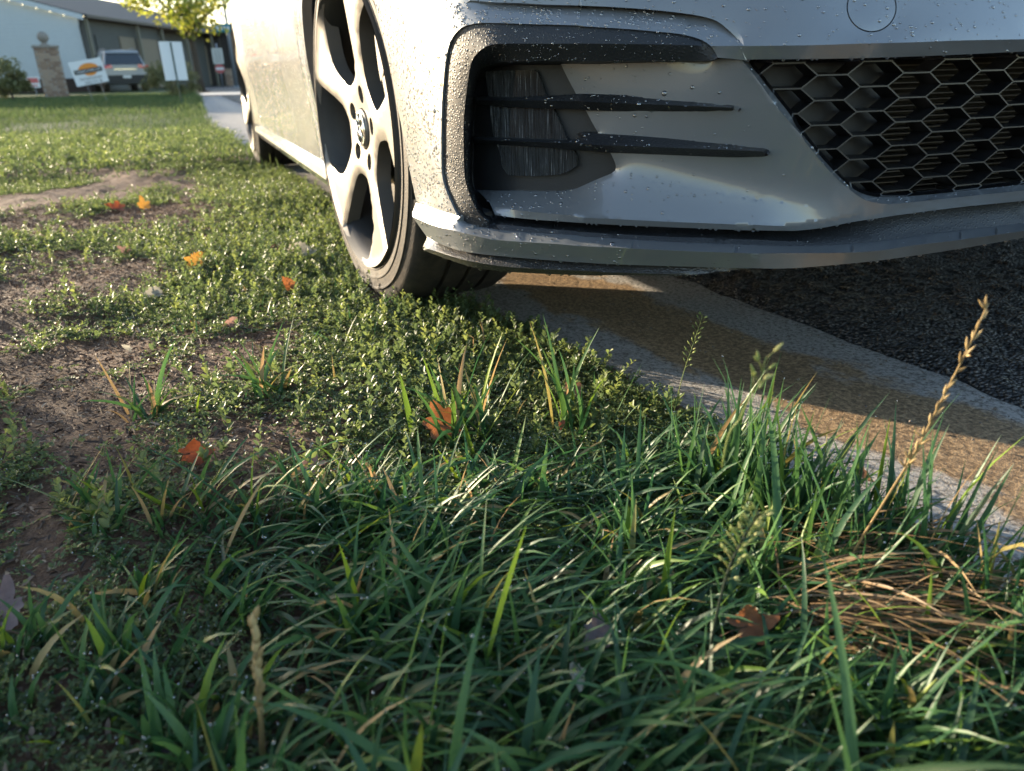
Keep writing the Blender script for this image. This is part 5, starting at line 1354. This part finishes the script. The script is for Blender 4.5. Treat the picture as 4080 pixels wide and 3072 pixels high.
L = .004 + .016 * rg.random(n) ** 2.5; V, F, T = leaves6(np.column_stack([P, soil_z(P[:, 0], P[:, 1]) + .003]), D, N, L, .0016 + .002 * rg.random(n), rg.random(n) ** 1.5, .3)
build('mulch', [(V, F, T)], foliage('mulch', [(0, (.03, .018, .013)), (.4, (.11, .07, .048)), (.75, (.24, .165, .11)), (1, (.44, .33, .23))], .05, .75), 'brown crumbs of mulch and dead stems on the bare soil', 'mulch')
# ---- dew on grass and weeds
def ico(n_, C, R):
    bm = bmesh.new(); bmesh.ops.create_icosphere(bm, subdivisions=1, radius=1.0); v = np.array([q.co[:] for q in bm.verts]); f = np.array([[q.index for q in g.verts] for g in bm.faces]); bm.free()
    V = (C[:, None] + v[None] * R[:, None, None]).reshape(-1, 3); F = (f[None] + (np.arange(len(C)) * len(v))[:, None, None]).reshape(-1, 3); return V, F
gme = bpy.data.objects['tall_grass'].data; gv = np.zeros(len(gme.vertices) * 3, np.float32); gme.vertices.foreach_get('co', gv); gv = gv.reshape(-1, 3)
wme = bpy.data.objects['creeping_weeds'].data; wv_ = np.zeros(len(wme.vertices) * 3, np.float32); wme.vertices.foreach_get('co', wv_); wv_ = wv_.reshape(-1, 3)
C1 = gv[rg.integers(0, len(gv), 5200)] + rg.normal(size=(5200, 3)) * .0006; C2 = wv_[rg.integers(0, len(wv_), 16000)]; C2 = C2[(C2[:, 0] > -1.8)] + [0, 0, .0008]
R1_ = .0004 + .0008 * rg.random(len(C1)) ** 2; R2_ = (.0005 + .0008 * rg.random(len(C2)) ** 2) * np.clip(1 - C2[:, 0], 1, 2.2)
V, F = ico(0, np.vstack([C1, C2]), np.r_[R1_, R2_])
link('dew', mesh_np('dew', V, F, True), M_DROP, label='tiny clear dew drops on the grass blades and weeds', cat='dew', kind='stuff')

# ---- grit in the gutter and loose chips on the asphalt edge
n = 1500; X = rg.uniform(-.6, 1.5, n); Y = np.where(rg.random(n) < .55, road_y(X) + rg.normal(size=n) * .03, rg.uniform(-.62, -.25, n)); C = np.column_stack([X, Y, X * 0 + .0005]); C = C[(C[:, 1] > edge_y(C[:, 0]) + .02)]
R = .0006 + .0022 * rg.random(len(C)) ** 3; V, F = ico(0, C, R); V += rg.normal(size=V.shape) * .0003; V[:, 2] = np.abs(V[:, 2])
link('grit', mesh_np('grit', V, F), simple('grit_stone', (.12, .10, .085), .85, 0, .6, 400), label='scattered grit and tiny stones in the concrete gutter', cat='grit', kind='stuff')
# ================================================================== tufts, seed stalks, fallen leaves (each its own thing)
def tuft(px, n, hl, wl, label, seed, spread=.02, dead=.15, lean=.35, cat='grass tuft', az=None):
    rng = np.random.default_rng(seed); g = on_z(S22([px]))[0]; z0 = float(soil_z(g[:1], g[1:2])[0])
    root = empty('grass_tuft', (g[0], g[1], z0), label, cat)
    for i in range(n):
        B = np.array([[rng.normal() * spread, rng.normal() * spread, -.004]]); a = np.array([rng.uniform(0, 6.28) if az is None else rng.normal(az, 1.1)])
        t = np.array([rng.uniform(.85, 1) if rng.random() < dead else np.clip(rng.normal(.52, .17), .1, .8)]); l0 = np.array([abs(rng.normal(lean, .25))])
        V, F, T = ribbons(B, a, np.array([rng.uniform(*hl)]), np.array([rng.uniform(*wl)]), l0, l0 + abs(rng.normal(.35, .3)), t, rng, 6)
        link('blade', mesh_np('blade', V, F, True, None, {'tone': T}), M_GRASS, root)
tuft((320, 925), 22, (.045, .11), (.0036, .007), 'small ragged grass tuft on bare soil with browned tips', 31, .012, .3, .5)
tuft((590, 880), 28, (.045, .11), (.0036, .0075), 'spreading grass tuft beside the creeping weed mat', 32, .016, .2, .7)
tuft((1015, 960), 36, (.07, .15), (.0042, .0078), 'tall blue green grass tuft around the big orange leaf', 33, .022, .1, .5)
tuft((1240, 945), 20, (.08, .15), (.004, .007), 'upright grass tuft beside the concrete with a brown leaf behind', 34, .014, .1, .2)
tuft((215, 1150), 26, (.04, .095), (.0036, .007), 'yellow green grass tuft at the edge of the bare soil', 35, .016, .25, .6)
tuft((400, 1160), 26, (.04, .10), (.0036, .007), 'yellow green grass tuft below the rust red leaf', 36, .016, .2, .6)

M_STALKG = foliage('seed_green', [(0, (.16, .21, .06)), (.6, (.28, .32, .10)), (1, (.42, .42, .17))], .35, .5)
M_STALKT = foliage('seed_tan', [(0, (.22, .15, .06)), (.6, (.40, .29, .13)), (1, (.55, .43, .22))], .3, .55)
def spikelet(c, d, L, r):
    d = d / np.linalg.norm(d); ts = np.array([0, .18, .45, .75, 1.0]); return tube(c + d[None] * (ts * L)[:, None], np.array([.25, .8, 1.0, .6, .08]) * r, 6)
def stalk(name, path_px, dist, label, mat, heads, r=.0009, seed=1, base_px=None, cat='seed stalk', dark=None):
    rng = np.random.default_rng(seed)
    if base_px is not None:
        b = on_z(S22([base_px]))[0]; dist = math.hypot(b[0] - CAM[0], b[1] - CAM[1]); b[2] = float(soil_z(b[:1], b[1:2])[0]) - .004
    P = at_dist(S22(path_px), dist)
    if base_px is None: b = P[0].copy(); b[2] = min(P[0][2] - .01, float(soil_z(b[:1], b[1:2])[0]) - .004)
    P = catmull(np.vstack([b[None], P]), 26); o0 = b
    root = empty(name, tuple(o0), label, cat); V, F = tube(P - o0, np.linspace(r, r * .45, len(P)), 6)
    me = mesh_np('stem', V, F, True, None, {'tone': np.full(len(V), .25)}); link('stem', me, dark or mat, root)
    T = np.gradient(P, axis=0); T /= np.linalg.norm(T, axis=1)[:, None]
    s0, s1, n, L, rad, ang, br = heads
    for i in range(n):
        u = s0 + (s1 - s0) * (i + .5 * rng.random()) / n; k = min(int(u * 25), 24); f = u * 25 - k; c = P[k] * (1 - f) + P[k + 1] * f; t = T[k]
        side = np.cross(t, FWD); side /= np.linalg.norm(side); side = side * (1 if i % 2 else -1) + FWD * rng.normal() * .5
        d = t * math.cos(ang) + side * math.sin(ang) * rng.uniform(.6, 1.2); tip = c
        parts = []
        if br > 0:
            tip = c + d * br * rng.uniform(.4, 1.2); parts.append(tube([c, (c + tip) / 2 + [0, 0, .001], tip], r * .35, 5))
        parts.append(spikelet(tip, d + rng.normal(size=3) * .15, L * rng.uniform(.8, 1.2), rad))
        if br > 0 and rng.random() < .6: parts.append(spikelet(tip, d + rng.normal(size=3) * .45, L * rng.uniform(.7, 1.0), rad))
        v, f_ = join(parts); v = np.array(v) - o0
        link('spikelet', mesh_np('spikelet', v, f_, True, None, {'tone': np.full(len(v), rng.random())}), mat, root)
stalk('seed_stalk', [(1470,830),(1483,785),(1500,735),(1510,705),(1518,680)], 0, 'green seed stalk with loose spikelets rising beside the gutter', M_STALKG, (.42, 1, 20, .0052, .0009, .7, .006), .0006, 3, (1452, 905))
stalk('seed_stalk', [(1840,1200),(1900,1100),(1980,970),(2030,872),(2085,765),(2135,655)], 0, 'tan dry seed stalk leaning over the asphalt', M_STALKT, (.52, 1, 24, .0085, .0009, .3, .0015), .0011, 4, (1790, 1300))
stalk('seed_stalk', [(1492,1590),(1520,1480),(1548,1330),(1580,1215),(1640,1105)], .40, 'dark stemmed seed stalk with yellow green spikelets over the straw', M_STALKG, (.45, 1, 30, .006, .0010, .8, .009), .0012, 5, None, 'seed stalk', foliage('dark_stem', [(0, (.02, .03, .02)), (1, (.02, .03, .02))], .1))
stalk('seed_stalk', [(1560,1010),(1600,900),(1640,820),(1655,770)], .42, 'blurred yellow green seed head rising past the gutter stain', M_STALKG, (.66, 1, 7, .007, .0011, .6, .009), .0007, 6)
stalk('seed_stalk', [(568,1640),(562,1520),(556,1420),(548,1335)], .36, 'single tan dry stalk standing in the long grass', M_STALKT, (.35, 1, 30, .009, .0021, .10, 0), .0020, 7)
# a dry stem lying over the grass
P = at_dist(S22([(245, 1420), (300, 1370), (340, 1330), (400, 1295), (452, 1268)]), .62); P = catmull(P, 16); rt = empty('dry_stem', tuple(P[0]), 'bent tan dry stem lying on the grass beside bare soil', 'stem')
V, F = tube(P - P[0], np.linspace(.0016, .0011, 16), 6); link('stem', mesh_np('stem', V, F, True, None, {'tone': np.full(len(V), .6)}), M_STRAW, rt)
V, F = tube(P[9:] - P[0] + [0, 0, .0012], np.linspace(.0018, .0004, 7), 6); link('sheath', mesh_np('sheath', V, F, True, None, {'tone': np.full(len(V), .95)}), M_STRAW, rt)

def leaf_mat(name, c1, c2, c3):
    t = NT(name); v = t.coords(); n = t.noise(v, 60, 5); n2 = t.noise(v, 420, 3)
    c = t.ramp(n, [(.3, c1), (.55, c2), (.8, c3)]); c = t.mix(t.ramp(n2, [(.62, 0), (.75, .7)]), c, (.03, .015, .01))
    p = t.bsdf(c, .5, 0, t.bump(n2, .3, .001)); tr = t.new('ShaderNodeBsdfTranslucent'); t.lk(c, tr.inputs[0]); m = t.new('ShaderNodeMixShader'); m.inputs[0].default_value = .4
    t.lk(p.outputs[0], m.inputs[1]); t.lk(tr.outputs[0], m.inputs[2]); return t.done(m)
LM = {'orange': leaf_mat('leaf_orange', (.22, .075, .025), (.32, .115, .04), (.27, .14, .06)), 'rust': leaf_mat('leaf_rust', (.16, .04, .015), (.30, .075, .025), (.24, .10, .05)),
      'pink': leaf_mat('leaf_pinkbrown', (.24, .14, .11), (.32, .19, .15), (.26, .17, .13)), 'mauve': leaf_mat('leaf_mauve', (.14, .095, .09), (.21, .15, .14), (.18, .13, .115)),
      'pale': leaf_mat('leaf_pale', (.30, .28, .23), (.40, .37, .30), (.36, .29, .2)), 'yellow': leaf_mat('leaf_yellow', (.42, .19, .03), (.48, .26, .05), (.4, .15, .03)),
      'lime': leaf_mat('leaf_lime', (.35, .42, .05), (.45, .5, .08), (.4, .4, .06)), 'brown': leaf_mat('leaf_brown', (.11, .055, .03), (.19, .10, .06), (.24, .14, .08))}
def fallen(px, size_px, col, label, tilt=0.25, face=None, curl=.5, seed=1, lobes=5, thin=.8, lift_=.006, zbase=None):
    rng = np.random.default_rng(seed); g = on_z(S22([px]))[0]; dist = np.linalg.norm(g - CAM); R = size_px * 1.8445 / FPX * dist * .47
    n = 44; th = np.linspace(0, 2*np.pi, n, endpoint=False)
    amp = rng.uniform(.08, .2) if lobes < 5 else .26
    prof = .72 - amp * .5 + amp * np.abs(np.cos(th * lobes / 2 + .25 * np.sin(th + seed))) ** 1.4 * (1 + .5 * np.cos(th * 2 + seed)) + .04 * np.sin(th * 13 + seed) + .03 * rng.normal(size=n)
    prof *= 1 + .38 * np.exp(-(np.minimum(th, 2*np.pi - th) / .3) ** 2); prof *= 1 - .3 * np.exp(-((th - np.pi) / .35) ** 2); prof *= 1 - rng.uniform(.2, .5) * np.exp(-((th - rng.uniform(1, 5)) / .25) ** 2)
    rings = [0, .35, .7, 1.0]; V = [(0, 0)]
    for r in rings[1:]: V += [(r * p * math.cos(t), r * p * math.sin(t) * thin) for t, p in zip(th, prof if r > .5 else prof * 0 + .75)]
    V = np.array(V); z = curl * (V[:, 0] ** 2 * .35 + V[:, 1] ** 2 * .6) + .08 * np.sin(V[:, 0] * 5 + seed) * V[:, 1] + .05 * np.abs(np.sin(np.arctan2(V[:, 1], V[:, 0]) * lobes / 2)) * np.hypot(V[:, 0], V[:, 1])
    z = z + curl * .35 * np.maximum(V[:, 1], 0) ** 1.5 * (1 + .6 * rng.random()) ; P = np.column_stack([V, z]) * R
    F = [[0, 1 + k, 1 + (k + 1) % n] for k in range(n)]
    for r in range(2): F += [[1 + r*n + k, 1 + (r+1)*n + k, 1 + (r+1)*n + (k+1) % n, 1 + r*n + (k+1) % n] for k in range(n)]
    a = rng.uniform(0, 6.28); Mx = Matrix.Rotation(a, 3, 'Z')
    to_cam = math.atan2(CAM[1] - g[1], CAM[0] - g[0]) + (0 if face is None else face)
    Mx = Matrix.Rotation(to_cam, 3, 'Z') @ Matrix.Rotation(tilt, 3, 'Y') @ Mx
    P = P @ np.array(Mx).T; zb = float(soil_z(g[:1], g[1:2])[0]) if zbase is None else zbase
    P[:, 2] -= P[:, 2].min(); o = empty('fallen_leaf', (g[0], g[1], zb + lift_), label, 'leaf', group='fallen leaves on the lawn and gutter')
    link('leaf_blade', mesh_np('leaf_blade', P, F, True), LM[col], o)
    d = np.array(Mx) @ np.array([-1.0, 0, .1]); V2, F2 = tube([P[0] + d * R * .1, P[0] + d * R * .75, P[0] + d * R * 1.25 + [0, 0, -.002]], [R * .03, R * .02, R * .018], 5)
    link('leaf_stalk', mesh_np('leaf_stalk', V2, F2, True), LM['brown'], o)
fallen((953, 975), 100, 'orange', 'large orange brown leaf standing upright in the blue green grass tuft', 1.15, 0, .35, 1, 5, 1.0, .012)
fallen((430, 1050), 78, 'rust', 'rust red curled leaf standing on bare soil above the yellow green tufts', 1.0, .3, .7, 2, 5, .8, .004)
fallen((680, 1050), 82, 'pink', 'pinkish brown flat leaf between the weed mat and the long grass', .35, 0, .4, 3)
fallen((1237, 900), 60, 'brown', 'brown leaf propped behind the upright grass tuft', 1.0, 0, .4, 4, 5, 1, .012)
fallen((1862, 1028), 84, 'brown', 'thin curled brown leaf lying on the concrete gutter', .12, .4, .8, 5, 3, .35, .004, -.002)
fallen((30, 1395), 115, 'mauve', 'grey mauve leaf lying on soil below the dark mulch', .3, 0, .3, 6)
fallen((1288, 1450), 90, 'mauve', 'mauve brown leaf sunk in the long grass left of the straw', .55, 0, .3, 7, 5, 1, .02)
fallen((1610, 1425), 110, 'orange', 'torn orange brown leaf lying on the dry straw', .8, .2, .5, 8, 5, .85, .02)
fallen((632, 660), 46, 'orange', 'spotted bright orange leaf standing on the weed mat near the tyre', 1.1, .2, .8, 9, 3, .8, .012)
fallen((428, 606), 44, 'yellow', 'orange and yellow leaf standing among lit weeds', 1.0, 0, .6, 10, 5, 1, .015)
fallen((650, 590), 74, 'pale', 'pale crumpled tan leaf lying beside the front tyre', .6, .2, 1.1, 11, 4, .7, .012)
fallen((660, 514), 32, 'orange', 'small orange leaf flat on the weeds left of the alloy wheel', .4, 0, .5, 12, 3, .6, .012)
fallen((316, 466), 34, 'yellow', 'yellow orange leaf lying beside a rusty leaf on the lit lawn', .7, 0, .5, 13, 5, 1, .015)
fallen((258, 464), 40, 'rust', 'rusty leaf on the lit lawn beside a yellow one', .5, 0, .5, 14, 5, 1, .012)
fallen((508, 727), 48, 'pink', 'pale pink brown folded leaf on the flat weed mat', .9, .4, .9, 15, 3, .7, .008)
fallen((338, 655), 54, 'pale', 'pale grey leaf half hidden in weeds on bare soil', .6, 0, .6, 16, 4, .8, .008)
fallen((277, 572), 30, 'pink', 'salmon pink leaf on the pale bare soil patch', .7, 0, .5, 17, 5, 1, .008)
fallen((598, 568), 34, 'rust', 'small red leaf lying flat beside the pale crumpled leaf', .35, 0, .5, 18, 3, .6, .012)
fallen((470, 637), 22, 'lime', 'small lime yellow leaf on the weed mat', .5, 0, .4, 19, 3, .5, .014)
fallen((1213, 955), 30, 'rust', 'small dark red leaf at the foot of the upright grass tuft', .9, 0, .6, 20, 3, .7, .012)
fallen((282, 775), 26, 'pale', 'whitish papery leaf scrap above the ragged soil tuft', .9, .3, .7, 21, 3, .7, .004)
fallen((135, 718), 32, 'brown', 'brown flat leaf between upright weeds', .3, 0, .5, 22, 5, .8, .006)
fallen((1245, 1570), 66, 'pale', 'curled tan leaf caught in the near long grass', .8, .3, 1.0, 23, 3, .6, .03)
fallen((425, 720), 30, 'rust', 'short rusty leaf at the rim of the flat weed mat', .3, 0, .5, 24, 3, .5, .008)
